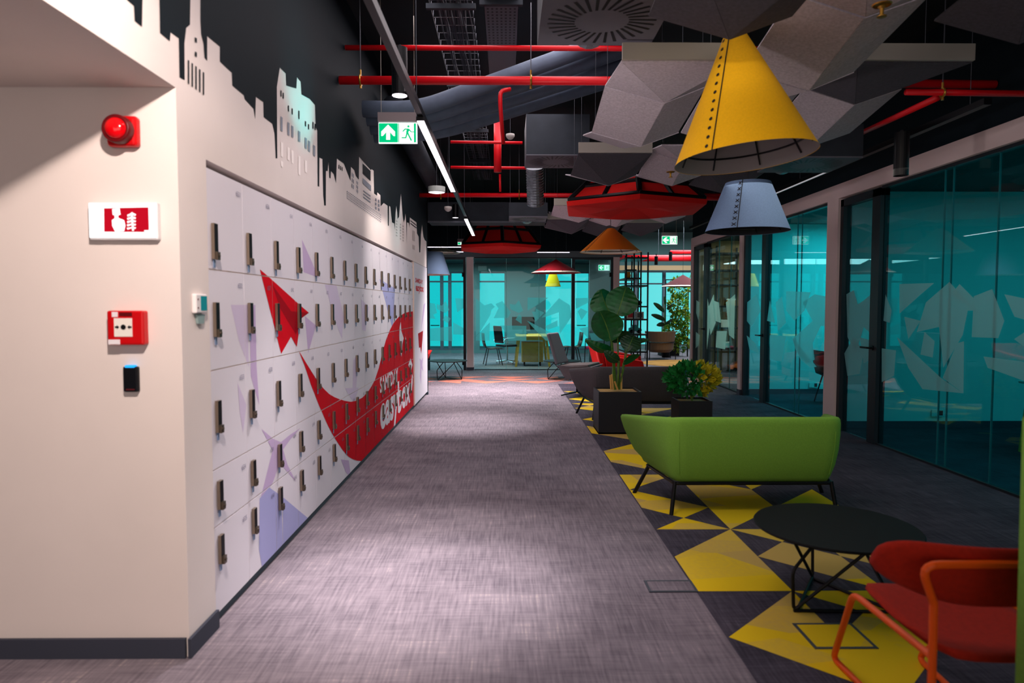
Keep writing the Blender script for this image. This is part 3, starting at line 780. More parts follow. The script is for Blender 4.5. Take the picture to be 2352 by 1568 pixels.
for k, dx in enumerate((0, .34)):
    p = (5.55 + dx, 14.606, 1.62)
    o = MB().box(-.1, .1, -.012, 0, -.09, .09, 0).box(-.055, .055, -.0135, -.012, -.06, .06, 1).build('wall_mounted_safety_sign', [PRINTW, RED], loc=p)
    tag(o, ['small white and red safety sign on the wood wall, nearer the shelf', 'small white and red safety sign on the wood wall, nearer the glass post'][k], 'sign')
MB_leaf = None
# ================================================================== lounge furniture
def shell_sofa(fab, label, loc, group):
    t = thing('lounge_sofa', label, 'sofa', loc, 0, group)
    bot = rounded([(-.70, .31, .26), (-.575, -.27, .235), (.575, -.27, .235), (.70, .31, .26)], .09, 6)
    top = rounded([(-.86, .40, .605), (-.60, -.34, .695), (.60, -.34, .695), (.86, .40, .605)], .10, 6)
    n = len(bot); th = .065
    mb = MB(); rings = []
    for i in range(n):
        b = bot[i]; tp = top[i]
        d = (bot[min(i + 1, n - 1)] - bot[max(i - 1, 0)]); d.z = 0; d.normalize()
        o = Vector((d.y, -d.x, 0))            # outward
        inn = -o * th
        q = []
        b2 = Vector((b.x, b.y, b.z))
        q.append(b2 + inn * .9)
        q.append(b2 + inn * .3 + Vector((0, 0, -.004)))
        q.append(b2 + Vector((0, 0, .03)))
        for f in (.25, .5, .75, .93): q.append(b.lerp(tp, f) + o * .02 * sin(pi * f))
        q.append(tp + Vector((0, 0, .0)) - o * .004); q.append(tp + inn * .25 + Vector((0, 0, .016))); q.append(tp + inn * .7 + Vector((0, 0, .016))); q.append(tp + inn + Vector((0, 0, -.004)))
        for f in (.8, .45, .1): q.append(b.lerp(tp, f) + inn)
        rings.append(len(mb.v)); mb.v += [tuple(x) for x in q]
    m = len(q)
    for i in range(n - 1):
        for k in range(m):
            k2 = (k + 1) % m
            mb.f.append((rings[i] + k, rings[i + 1] + k, rings[i + 1] + k2, rings[i] + k2)); mb.m.append(0)
    mb.f.append(tuple(rings[0] + k for k in range(m))); mb.f.append(tuple(rings[-1] + k for k in reversed(range(m)))); mb.m += [0, 0]
    # stitched seam down each back corner
    shell = mb.build('shell', fab, t, smooth=True)
    for sx in (-1, 1):
        i = 5 if sx < 0 else n - 6
        d = bot[i + 1] - bot[i - 1]; d.z = 0; d.normalize(); o = Vector((d.y, -d.x, 0))
        MB().tube([bot[i].lerp(top[i], f) + o * (.02 * sin(pi * f) + .0005) for f in (.12, .3, .5, .7, .82)], .003, 6).build('seam', fab, shell)
    MB().prism([(-.66, .36, .25), (-.52, -.2, .25), (.52, -.2, .25), (.66, .36, .25)], (0, 0, .17)).build('seat', fab, t, bevel=.03, bseg=3)
    MB().tube(rounded([(-.66, .27, .232), (-.57, -.262, .222), (.57, -.262, .222), (.66, .27, .232)], .03, 3), .013, 8).build('base_frame', BLACKM, t)
    for sx, fx, y0, fy in ((-1, .76, .24, .29), (1, .76, .24, .29), (-1, .60, -.255, -.29), (1, .60, -.255, -.29)):
        tx = .655 if y0 > 0 else .568
        MB().tube([(sx * tx, y0, .235), (sx * fx, fy, 0)], .0155, 8).build('leg', BLACKM, t)
    return t
sofa = shell_sofa(GREENF, 'lime green shell sofa seen from behind, beside the black round table', (1.79, 5.137, 0), 'shell sofas on the yellow carpet')
MATS_swap = {'green wool fabric': 'dark grey wool fabric'}
dup(sofa, 'charcoal grey shell sofa seen from behind, past the banana plant planter', (1.745, 9.25, 0), None, None, MATS_swap)

def wire_table(label, loc, rz, group):
    t = thing('coffee_table', label, 'table', loc, rz, group)
    MB().lathe([(.0001, .375), (.37, .375), (.39, .38), (.395, .387), (.39, .393), (.0001, .393)], 64).build('table_top', TABLEG, t, smooth=False)
    F_ = [Vector((.29 * cos(a), .29 * sin(a), .009)) for a in (radians(206), radians(326), radians(86))]
    for i in range(3):
        a = radians((206, 326, 86)[i])
        T1 = Vector((.24 * cos(a + 1.5), .24 * sin(a + 1.5), .375)); T2 = Vector((.16 * cos(a + .25), .16 * sin(a + .25), .375))
        k = F_[i] + Vector((.012 * cos(a), .012 * sin(a), .20))
        MB().tube(rounded([T1, F_[i], k, T2], .03, 4), .0085, 8).build('leg', BLACKM, t)
        MB().tube([F_[i] + Vector((0, 0, .0)), F_[(i + 1) % 3] * .9 + Vector((0, 0, .0009))], .0085, 8).build('floor_rod', BLACKM, t)
    return t
tb = wire_table('large black round coffee table on bent rod legs beside the red chair', (1.672, 3.40, 0), 0, 'black rod coffee tables')
dup(tb, 'black rod coffee table by the far left glass door', (-1.2, 14.05, 0), radians(20))
dup(tb, 'black rod coffee table behind the grey swivel chair', (1.15, 14.0, 0), radians(-25))

# red chair, front right of the picture
t = thing('lounge_chair', 'red upholstered chair with orange tube frame at the near edge of the yellow carpet', 'chair', (1.565, 2.30, 0))
def rpts(p, r=.05): return rounded(p, r, 5)
for sx in (-1, 1):
    MB().tube([(sx * .256, -.262, .60), (sx * .25, -.255, .45), (sx * .245, -.25, 0)], .0125, 10).build('leg', ORM, t)
    MB().tube(rpts([(sx * .25, -.25, .42), (sx * .268, .19, .43), (sx * .18, .51, .013), (sx * .15, -.18, .013)], .05), .0125, 10).build('leg', ORM, t)
MB().tube(rpts([(-.255, -.262, .59), (-.315, -.285, .722), (.315, -.285, .722), (.255, -.262, .59)], .06), .0125, 10).build('back_frame', ORM, t)
mb = MB(); rows = []
prof = [(.30, .395), (.315, .43), (.27, .45), (.12, .448), (-.08, .438), (-.20, .436), (-.26, .45), (-.275, .43), (-.26, .405), (0, .395)]
for i, (y, z) in enumerate(prof):
    w = .255 - (.05 if i in (0, 1, 9) else 0) - (.02 if y < -.2 else 0)
    rows.append([(-w, y, z), (-w * .5, y, z - .012), (0, y, z - .016), (w * .5, y, z - .012), (w, y, z)])
for i in range(len(rows)):
    for k in range(4):
        a, b_ = rows[i], rows[(i + 1) % len(rows)]
        mb.face([a[k], a[k + 1], b_[k + 1], b_[k]])
mb.face([r[0] for r in rows]); mb.face([r[4] for r in reversed(rows)])
mb.build('seat', ORF, t, smooth=True, sub=1)
# curved backrest wrapping the sitter
mb = MB(); N = 14; sec = []
for i in range(N + 1):
    a = -1 + 2 * i / N
    y = -.225 + .13 * a * a
    zt = .765; zb = .53 + .085 * max(0, (abs(a) - .3) / .7) ** 1.8
    x = .375 * a
    if abs(a) > .99: zt -= .03; zb += .015
    elif abs(a) > .8: zt -= .004
    nx = Vector((-.2 * a * .6, 1, 0)).normalized() * .028
    c = Vector((x, y, 0)); lean = -.05
    q = [c - nx + Vector((0, .02, zb + .02)), c + nx + Vector((0, .02, zb + .02)), c + nx * .9 + Vector((0, lean * .5 + .01, (zt + zb) / 2)), c + nx * .7 + Vector((0, lean, zt - .01)), c + Vector((0, lean, zt + .008)), c - nx * .7 + Vector((0, lean, zt - .01)), c - nx * 1.0 + Vector((0, lean * .5 + .01, (zt + zb) / 2))]
    sec.append(len(mb.v)); mb.v += [tuple(p) for p in q]
m = 7
for i in range(N):
    for k in range(m):
        k2 = (k + 1) % m
        mb.f.append((sec[i] + k, sec[i] + k2, sec[i + 1] + k2, sec[i + 1] + k)); mb.m.append(0)
mb.f.append(tuple(sec[0] + k for k in reversed(range(m)))); mb.f.append(tuple(sec[N] + k for k in range(m))); mb.m += [0, 0]
mb.build('backrest', ORF, t, smooth=True, sub=1)

# green high back chair, mostly outside the frame
t = thing('high_back_chair', 'green high back seat showing only its upright edge at the picture border', 'chair', (1.697, 1.53, 0))
mb = MB()
path = rounded([(-.30, .28, 0), (-.33, -.28, 0), (.33, -.28, 0), (.30, .28, 0)], .16, 5)
n = len(path); secs = []
for i, p in enumerate(path):
    d = path[min(i + 1, n - 1)] - path[max(i - 1, 0)]; d.normalize(); o = Vector((d.y, -d.x, 0))
    q = [p + o * -.04 + Vector((0, 0, .2)), p + Vector((0, 0, .18)), p + o * .01 + Vector((0, 0, 1.2)), p - o * .02 + Vector((0, 0, 1.235)), p - o * .045 + Vector((0, 0, 1.2))]
    secs.append(len(mb.v)); mb.v += [tuple(x) for x in q]
for i in range(n - 1):
    for k in range(5):
        k2 = (k + 1) % 5
        mb.f.append((secs[i] + k, secs[i + 1] + k, secs[i + 1] + k2, secs[i] + k2)); mb.m.append(0)
mb.f.append(tuple(secs[0] + k for k in range(5))); mb.f.append(tuple(secs[-1] + k for k in reversed(range(5)))); mb.m += [0, 0]
mb.build('backrest', GREENF, t, smooth=True)
MB().box(-.27, .27, -.23, .27, .24, .42).build('seat', GREENF, t, bevel=.03)
for sx in (-1, 1):
    for sy in (-1, 1): MB().tube([(sx * .2, sy * .18, .25), (sx * .27, sy * .24, 0)], .014, 8).build('leg', BLACKM, t)

# grey swivel lounge chair
t = thing('swivel_chair', 'grey high back swivel lounge chair left of the charcoal sofa', 'chair', (1.2, 11.5, 0), radians(-114))
MB().prism([(-.27, -.22, .47), (.27, -.22, .47), (.33, .30, .50), (-.33, .30, .50)], (0, 0, .055)).build('seat', mat('taupe seat fabric', '#4a413f', .9, noise=.1, nscale=80), t, bevel=.02)
MB().prism([(-.34, .34, .52), (-.29, -.26, .52), (.29, -.26, .52), (.34, .34, .52), (.26, .24, .30), (.2, -.2, .27), (-.2, -.2, .27), (-.26, .24, .30)][:4], (0, 0, -.03)).build('shell_rim', GREYF2, t, bevel=.012)
mb = MB()
up_ = [(-.34, .34, .52), (-.29, -.26, .52), (.29, -.26, .52), (.34, .34, .52)]; lo_ = [(-.2, .2, .30), (-.17, -.16, .28), (.17, -.16, .28), (.2, .2, .30)]
for i in range(4):
    j = (i + 1) % 4; mb.face([up_[i], up_[j], lo_[j], lo_[i]])
mb.face(lo_[::-1]); mb.face(up_)
mb.build('shell', GREYF2, t, bevel=.015)
MB().prism([(-.28, -.24, .54), (.28, -.24, .54), (.235, -.42, 1.06), (-.235, -.42, 1.06)], (0, -.06, -.015)).build('backrest', GREYF2, t, bevel=.025, bseg=3)
MB().cyl((0, 0, .29), (0, 0, .05), .022, 10).build('pedestal', BLACKM, t)
for k in range(4):
    a = pi / 4 + k * pi / 2
    MB().tube([(0, 0, .06), (.3 * cos(a), .3 * sin(a), .013)], .012, 6).build('foot', BLACKM, t)

# red angular armchairs
def red_armchair(label, loc, rz, group):
    t = thing('lounge_armchair', label, 'armchair', loc, rz, group)
    MB().prism([(-.36, -.34, .14), (.36, -.34, .14), (.38, .36, .14), (-.38, .36, .14)], (0, 0, .16)).build('base', REDF, t, bevel=.02)
    MB().prism([(-.28, -.22, .30), (.28, -.22, .30), (.31, .40, .30), (-.31, .40, .30)], (0, 0, .14)).build('cushion', ORF, t, bevel=.045, bseg=3)
    MB().prism([(-.40, -.30, .30), (.40, -.30, .30), (.42, -.42, .78), (-.42, -.42, .78)], (0, -.09, 0)).build('backrest', REDF, t, bevel=.02)
    for s in (-1, 1):
        MB().prism([(s * .30, -.30, .30), (s * .30, .36, .30), (s * .36, .30, .56), (s * .40, -.36, .66)], (s * .08, 0, 0)).build('armrest', REDF, t, bevel=.02)
    for sx in (-1, 1):
        for sy in (-1, 1): MB().tube([(sx * .28, sy * .26, .15), (sx * .33, sy * .31, 0)], .013, 6).build('leg', BLACKM, t)
    return t
ra = red_armchair('red angular armchair turned away, directly behind the banana plant', (2.2, 13.35, 0), radians(-80), 'red armchairs')
dup(ra, 'red angular armchair just right of the banana plant with orange red cushion', (2.1, 12.2, 0), radians(-95))
dup(ra, 'wide red angular armchair peeking out past the locker end panel', (-2.21, 12.95, 0), radians(180), None, None, (1.6, 1, 1))

# ------------------------------------------------------------------ planters and plants
def planter(label, x0, x1, y0, y1, h, soil=True):
    cx, cy = (x0 + x1) / 2, (y0 + y1) / 2; a, b_ = (x1 - x0) / 2, (y1 - y0) / 2; w = .018
    t = thing('planter', label, 'planter', (cx, cy, 0))
    mb = MB().box(-a, a, -b_, -b_ + w, 0, h).box(-a, a, b_ - w, b_, 0, h).box(-a, -a + w, -b_ + w, b_ - w, 0, h).box(a - w, a, -b_ + w, b_ - w, 0, h).box(-a, a, -b_, b_, 0, .02)
    mb.build('box', PLANT, t)
    MB().box(-a + w, a - w, -b_ + w, b_ - w, h - .06, h - .022).build('bark_mulch', SOIL, t)
    return t
planter('square black planter with bark mulch behind the green sofa', 1.085, 1.59, 7.96, 8.46, .50)
planter('low black planter box with the croton bush right of the banana plant', 1.975, 2.36, 7.75, 8.12, .42)

def leaf_mesh(base, tip, width, side, fold=.18, droop=.0, n=14, wave=.0):
    """a broad blade from base to tip; side = direction of its half width"""
    base, tip, side = Vector(base), Vector(tip), Vector(side).normalized()
    ax = tip - base; nrm = ax.cross(side).normalized()
    mb = MB(); rows = []
    for i in range(n + 1):
        s = i / n
        w = width * .5 * (sin(pi * min(1, s * .93 + .035)) ** .62) * (1 - .25 * s)
        c = base + ax * s + nrm * droop * sin(pi * s) - Vector((0, 0, 1)) * droop * s * s * .5
        row = []
        for k in (-1, -.66, -.33, -.03, .03, .33, .66, 1):
            f = fold * abs(k) * w * 1.6
            wv = wave * sin(s * 40 + k * 2) * abs(k)
            row.append(tuple(c + side * (w * k) + nrm * (f + wv + (.004 if abs(k) < .1 else 0))))
        rows.append(row)
    for i in range(n):
        for k in range(7):
            mb.face([rows[i][k], rows[i][k + 1], rows[i + 1][k + 1], rows[i + 1][k]], 1 if k == 3 else 0)
    return mb
def zb_(x, y): return (1280 + x * .17857, 640 + y * .17857)
def bp_(x, y, Y): return at(*zb_(x, y), Y=Y)
t = thing('banana_plant', 'tall banana plant with broad dark green leaves in the square black planter', 'plant', (1.345, 8.22, .478))
O = Vector((1.345, 8.22, .478))
def L(b, tip, wpx, Yb, Yt, dark=0, side=(1, 0, 0), fold=.15, droop=0.03, stem0=None):
    B = bp_(*b, Yb) - O; T = bp_(*tip, Yt) - O
    ax = (T - B); s = Vector(side); s = (s - ax.normalized() * s.dot(ax.normalized()))
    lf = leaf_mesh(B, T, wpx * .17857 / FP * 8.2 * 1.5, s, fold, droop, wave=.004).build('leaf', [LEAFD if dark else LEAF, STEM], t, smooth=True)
    if stem0 is not None:
        S = bp_(*stem0, 8.22) - O
        MB().tube([S, S.lerp(B, .5) + Vector((.005, 0, .0)), B, B.lerp(T, .15)], [.011, .009, .006, .003], 6).build('stalk', STEM, lf)
L((770, 470), (885, 85), 320, 8.15, 8.1, 0, (1, -.3, .2), .12, .03, (780, 1420))
L((680, 440), (560, 120), 290, 8.25, 8.3, 0, (.9, .3, .35), .2, .03, (745, 1420))
L((690, 800), (545, 400), 320, 8.05, 7.95, 0, (.9, -.2, -.35), .14, .03, (730, 1400))
L((705, 920), (365, 825), 110, 8.1, 8.0, 0, (.1, -.6, 1), .25, -.06, (740, 1420))
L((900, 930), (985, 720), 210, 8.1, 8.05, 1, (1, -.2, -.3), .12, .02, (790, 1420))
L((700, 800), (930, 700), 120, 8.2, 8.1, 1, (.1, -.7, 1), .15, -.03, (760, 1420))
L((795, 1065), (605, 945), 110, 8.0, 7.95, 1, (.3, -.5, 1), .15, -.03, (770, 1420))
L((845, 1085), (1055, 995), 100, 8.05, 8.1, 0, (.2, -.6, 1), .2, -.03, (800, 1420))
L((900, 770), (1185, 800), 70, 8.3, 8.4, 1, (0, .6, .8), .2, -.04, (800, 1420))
MB().tube([bp_(735, 1425, 8.22) - O, bp_(728, 1250, 8.22) - O, bp_(728, 1060, 8.2) - O], [.028, .024, .016], 10).build('trunk', STEM, t)
MB().tube([bp_(795, 1425, 8.24) - O, bp_(780, 1250, 8.24) - O, bp_(800, 1060, 8.22) - O], [.02, .016, .01], 8).build('trunk', STEM, t)
for (x0, y0, x1, y1) in ((692, 1420, 680, 1240), (720, 1425, 700, 1230), (775, 1425, 738, 1320), (825, 1425, 828, 1220)):
    MB().cyl(bp_(x0, y0, 8.18) - O, bp_(x1, y1, 8.16) - O, .011, 8).build('stake', STAKE, t)

def bush(name, label, cat, cx, cy, cz, rx, ry, rz_, n, seed, mats, size, split=None, loose=0, normal_up=.5):
    r = random.Random(seed); mb = MB()
    for i in range(n):
        while True:
            p = Vector((r.uniform(-1, 1), r.uniform(-1, 1), r.uniform(-1, 1)))
            if .25 < p.length < 1: break
        p = p.normalized() * (p.length ** .5)
        c = Vector((p.x * rx, p.y * ry, p.z * rz_ ))
        d = (p + Vector((r.uniform(-.6, .6), r.uniform(-.6, .6), r.uniform(-.2, .9)))).normalized()
        s = d.cross(Vector((r.uniform(-1, 1), r.uniform(-1, 1), r.uniform(-1, 1)))).normalized()
        l = size * r.uniform(.7, 1.3); w = l * .36
        nn = d.cross(s)
        mi = 0
        if split is not None: mi = 1 if c.x + r.uniform(-.06, .06) > split else 0
        elif len(mats) > 1: mi = r.randrange(len(mats))
        mb.face([c, c + d * l * .5 + s * w, c + d * l, c + d * l * .5 + nn * w * .25], mi)
        mb.face([c, c + d * l * .5 + nn * w * .25, c + d * l, c + d * l * .5 - s * w], mi)
    return mb
t = thing('croton_bush', 'round croton bush, green on one side and yellow on the other, in low planter', 'plant', (2.17, 7.92, .40))
bush('', '', '', 0, 0, 0, .28, .2, .16, 620, 5, None, .085, split=.06).build('foliage', [LEAFB, LEAFY], t).location = (0, 0, .26)
MB().tube([(0, 0, 0), (.01, 0, .2)], .012, 6).tube([(0, 0, .05), (-.12, .02, .22)], .008, 6).tube([(0, 0, .05), (.12, -.02, .22)], .008, 6).build('stem', STEM, t)

# floor outlet lids
for nm, lab, c, hw, hd in (('floor_outlet_lid', 'flat carpeted floor outlet lid in the grey walkway', at(1540, 1347, Z=0), .13, .075), ('floor_outlet_lid', 'square floor outlet lid with grey metal rim in the yellow carpet by the red chair', at(1915, 1461, Z=0), .14, .12)):
    t = thing(nm, lab, 'floor outlet', (c.x, c.y, .002))
    MB().box(-hw, hw, -hd, -hd + .014, 0, .004).box(-hw, hw, hd - .014, hd, 0, .004).box(-hw, -hw + .014, -hd + .014, hd - .014, 0, .004).box(hw - .014, hw, -hd + .014, hd - .014, 0, .004).build('rim', mat('steel rim', '#565a66', .4, .4), t)
    MB().box(-hw + .014, hw - .014, -hd + .014, hd - .014, 0, .003).build('lid', CARP if 'walkway' in lab else YELC, t)
# ================================================================== pendant lamps
def cone_lamp(label, loc, r0, r1, h, col, inner, stitch=None, cord_top=4.1, seam_ang=None, tilt=None, group='felt pendant lamps'):
    """loc = centre of the lower rim; r0 lower radius, r1 upper radius"""
    t = thing('pendant_lamp', label, 'lamp', loc, 0, group)
    if tilt: t.rotation_euler = tilt
    n = 64
    SHADE = MB().lathe([(r0, 0), (r0 * .985 + r1 * .015, h * .012), (r1, h), (r1 * .6, h + .006), (.0001, h + .008)], n).build('shade', col, t, smooth=True)
    MB().lathe([(r0, .001), (r0 - .018, .012), (max(r1 - .02, .01), h - .03), (.0001, h - .03)], n).build('lining', inner, t, smooth=True)
    fr = MB().tube([(r0 * .86 * cos(2 * pi * k / 40), r0 * .86 * sin(2 * pi * k / 40), h * .11) for k in range(40)], .006, 6, closed=True)
    fr.build('inner_ring', BLACKM, t)
    for k in range(8):
        a = 2 * pi * k / 8 + .2
        MB().tube([((r0 - .03) * cos(a), (r0 - .03) * sin(a), .02), (r0 * .45 * cos(a), r0 * .45 * sin(a), h * .52)], .005, 5).build('spoke', BLACKM, t)
    MB().lathe([(.0001, h * .5), (.04, h * .52), (.05, h * .58), (.03, h * .66), (.0001, h * .66)], 16).build('bulb', mat('dim bulb', '#d8d2c8', .4), t, smooth=True)
    if seam_ang is not None:
        def sf(s, a, off): 
            r = r0 + (r1 - r0) * s + off
            return Vector((r * cos(a), r * sin(a), h * s))
        MB().tube([sf(s / 10, seam_ang + .0, .002) for s in range(11)], .0035, 5).build('seam', mat('dark thread', '#241a10', .8), SHADE)
        if stitch == 'dots':
            for k in range(14):
                s = .04 + .92 * k / 13; da = -.045 / max(r0 + (r1 - r0) * s, .03)
                c = sf(s, seam_ang + da * .8, .003)
                MB().lathe([(.0001, .001), (.0105, 0)], 10, c, R=rot_between((0, 0, 1), (cos(seam_ang + da), sin(seam_ang + da), (r0 - r1) / h))).build('stitch', MATS['dark thread'], SHADE)
        else:
            for k in range(8):
                s = .07 + .86 * k / 7; a1 = seam_ang - .09
                MB().tube([sf(s - .03, a1 - .05, .004), sf(s + .03, a1 + .05, .004)], .003, 4).tube([sf(s - .03, a1 + .05, .004), sf(s + .03, a1 - .05, .004)], .003, 4).build('stitch', MATS['dark thread'], SHADE)
    MB().cyl((0, 0, h), (0, 0, cord_top - loc[2] - .005), .004, 6).build('cord', BLACKM, t)
    return t
p = at(1711, 364, Y=3.9)
cone_lamp('big yellow felt cone lamp with dotted seam above the lounge', (p.x, 3.9, p.z), .39, .04, .74, YELF, INNER, 'dots', seam_ang=radians(-134), tilt=(radians(-2), radians(-5), 0))
p = at(1716, 531, Y=6.3)
cone_lamp('blue grey felt lamp with crossed stitches below the yellow cone lamp', (p.x, 6.3, p.z), .375, .20, .44, BLUEF, mat('dark lining', '#23262c', .9), 'x', seam_ang=radians(-122))
p = at(1402, 579, Y=10.3)
cone_lamp('wide orange felt cone lamp above the charcoal sofa', (p.x, 10.3, p.z), .46, .06, .35, ORGF, CREAM, 'dots', seam_ang=radians(-150))
p = at(1277, 627, Y=13.4)
cone_lamp('flat crimson cone lamp hanging before the far glass wall', (p.x, 13.4, p.z), .49, .02, .26, CRIMF, CREAM)
p = at(986, 631, Y=13.2)
cone_lamp('pale blue grey lamp half hidden by the locker end panel', (p.x - .02, 13.2, p.z), .42, .28, .43, mat('slate felt', '#4a5a70', .9), CREAM)
p = at(1013, 581, Y=14.9)
cone_lamp('shallow white dish lamp above the far left glass door', (p.x, 14.9, p.z), .42, .12, .1, CREAM, CREAM)
p = at(1270, 658, Y=19.0)
cone_lamp('yellow bell lamp inside the far office', (p.x, 19.0, p.z), .22, .10, .36, YELF, INNER)
p = at(1548, 658, Y=19.2)
cone_lamp('dark red cone lamp in the far lounge beside the hanging plants', (p.x + .25, 19.2, p.z), .6, .03, .32, mat('maroon felt', '#4a0710', .9), CREAM)

# ================================================================== red faceted pendants
def red_pendant(label, loc, R0, rz, group, fh=1.0):
    t = thing('pendant_canopy', label, 'pendant', loc, rz, group)
    n = 6
    def ring(r, z, off=0): return [Vector((r * cos(2 * pi * (k + off) / n), r * sin(2 * pi * (k + off) / n), z)) for k in range(n)]
    lip = ring(R0, .06); low = ring(R0 * .985, .0); mid = ring(R0 * .6, -.045, .5)
    mb = MB()
    for k in range(n):
        j = (k + 1) % n
        mb.face([lip[k], lip[j], low[j], low[k]])
        mb.face([low[k], low[j], mid[k]]); mb.face([mid[k - 1], low[k], mid[k]]); mb.face([Vector((0, 0, .06)), mid[k - 1], mid[k]])
    mb.build('faceted_rim', [REDF], t)
    a = ring(R0 * .95, .08); b_ = ring(R0 * (.74 if fh == 1 else .70), .08 + .19 * fh); c = ring(R0 * (.52 if fh == 1 else .42), .08 + .38 * fh)
    mb = MB()
    for k in range(n):
        j = (k + 1) % n
        for u0, u1, v0, v1 in ((a[k], a[j], b_[j], b_[k]), (b_[k], b_[j], c[j], c[k])):
            mb.face([u0, u1, v0, v1])
    mb.face(c)
    mb.build('red_panel', [REDF], t)
    for k in range(n):
        j = (k + 1) % n
        MB().tube([a[k] * 1.01, b_[k] * 1.015, c[k] * 1.02], .035, 6).build('frame_bar', BLACKM, t)
        m0, m1, m2 = (a[k] + a[j]) / 2, (b_[k] + b_[j]) / 2, (c[k] + c[j]) / 2
        MB().tube([m0 * 1.01, m1 * 1.015, m2 * 1.02], .03, 6).build('frame_bar', BLACKM, t)
    for rr in (a, b_, c):
        MB().tube([q * 1.01 for q in rr], .03, 6, closed=True).build('frame_ring', BLACKM, t)
    for k in (0, 2, 4): MB().cyl(c[k], (c[k].x * .9, c[k].y * .9, 4.095 - loc[2]), .004, 5).build('cable', BLACKM, t)
    return t
p = at(1455, 505, Y=9.1)
rp = red_pendant('large red faceted canopy with black frame above the charcoal sofa', (1.72, 9.32, 2.80), 1.03, radians(24), 'red faceted canopies')
p = at(1148, 583, Y=13.6)
red_pendant('red faceted canopy with black frame farther away near the far glass wall', (-.13, 14.1, 2.665), .92, radians(34), 'red faceted canopies', 1.5)

# ================================================================== folded felt ceiling panels
def felt_panel(label, x0, x1, y0, y1, zn, zf, apex, pfrac, nfrac, dark, seed, rail, group):
    r = random.Random(seed)
    cx, cy, z = (x0 + x1) / 2, (y0 + y1) / 2, 3.02
    t = thing('acoustic_ceiling_panel', label, 'ceiling panel', (cx, cy, z), 0, group)
    a, d = (x1 - x0) / 2 - .005, (y1 - y0) / 2 - .004
    nl, nr, flz, frz = Vector((-a, -d, zn)), Vector((a, -d, zn)), Vector((-a, d, zf)), Vector((a * .97, d, zf))
    ap = Vector((-a + 2 * a * nfrac, d, zf + apex)); pa = None if pfrac is None else Vector((-a + 2 * a * pfrac, -d, zn + apex))
    mb = MB()
    mb.face([nl, flz, ap])
    if pa is None: mb.face([nl, ap, nr])
    else: mb.face([nl, ap, pa]); mb.face([pa, ap, nr])
    mb.face([nr, ap, frz])
    mb.build('felt_sheet', FELT_SHADED if dark else FELT, t, solid=.012)
    if rail:
        MB().box(-a, a, -d - .03, -d - .006, zn + .0, zn + .10).build('rail', RAIL, t)
    for sx in (-1, 1): MB().cyl((sx * a * .8, 0, (zn + zf) / 2 + .05), (sx * a * .8, 0, 1.075), .002, 4).build('suspension_wire', TRAY, t)
    return t
cols = [(.71, 1.45), (1.46, 2.17), (2.18, 2.90), (2.91, 3.62)]
cname = ['walkway lane', 'second lane', 'third lane', 'fourth lane']
CL = [('near cluster by yellow lamp', [
        (0, 2.78, 3.50, 0, 1, 0), (1, 2.80, 3.55, 0, 0, 0), (2, 2.80, 3.55, 0, 1, 0), (3, 2.8, 3.55, 0, 1, 0),
        (0, 4.30, 5.02, 1, 0, 1), (0, 5.03, 5.78, 0, 0, 0), (0, 5.79, 6.45, 0, 0, 0),
        (1, 3.56, 4.30, 0, 0, 0), (1, 4.31, 5.05, 0, 0, 0), (1, 5.06, 5.80, 0, 0, 0), (2, 4.30, 5.05, 1, 1, 1), (2, 5.06, 5.80, 0, 0, 0)]),
      ('middle cluster before red canopy', [
        (0, 6.85, 7.65, 1, 1, 1), (0, 7.66, 8.35, 0, 0, 0), (1, 6.50, 7.05, 0, 0, 0), (1, 7.06, 7.65, 0, 0, 0), (1, 7.66, 8.30, 0, 0, 0), (2, 7.55, 8.25, 1, 1, 1)]),
      ('far cluster behind red canopy', [
        (0, 10.35, 10.98, 1, 0, 1), (0, 10.99, 11.6, 0, 0, 0), (0, 12.0, 12.7, 1, 1, 1), (0, 12.71, 13.34, 0, 0, 0),
        (1, 10.4, 11.0, 1, 0, 1), (1, 11.01, 11.6, 0, 0, 0), (1, 11.9, 12.6, 1, 0, 1), (1, 12.61, 13.3, 0, 1, 0), (2, 10.5, 11.1, 1, 0, 1), (2, 11.11, 11.75, 0, 0, 0), (2, 12.5, 13.1, 1, 1, 1)])]
seed = 50
for nm, lst in CL:
    cnt = {}; prev = {}
    for (c, ya, yb, first, dark, rail) in lst:
        k = cnt[c] = cnt.get(c, 0) + 1
        if first or k == 1 or abs(prev[c][2] - ya) > .1: z_a, pf, ph = 0.0, None, k + c
        else: z_a, pf, ph = prev[c][0], prev[c][1], prev[c][3] + 1
        z_b = [.075, -.06][ph % 2]; nf = .5 + .18 * random.random(); prev[c] = (z_b, nf, yb, ph)
        lab = '%s folded felt ceiling panel, %s in %s of the %s' % ('dark' if dark else 'grey', ORD[k - 1], cname[c], nm)
        seed += 1
        felt_panel(lab, cols[c][0], cols[c][1], ya, yb, z_a, z_b, -.115, pf, nf, dark, seed, rail, 'folded felt panels of the ' + nm.split(' ')[0] + ' cluster')
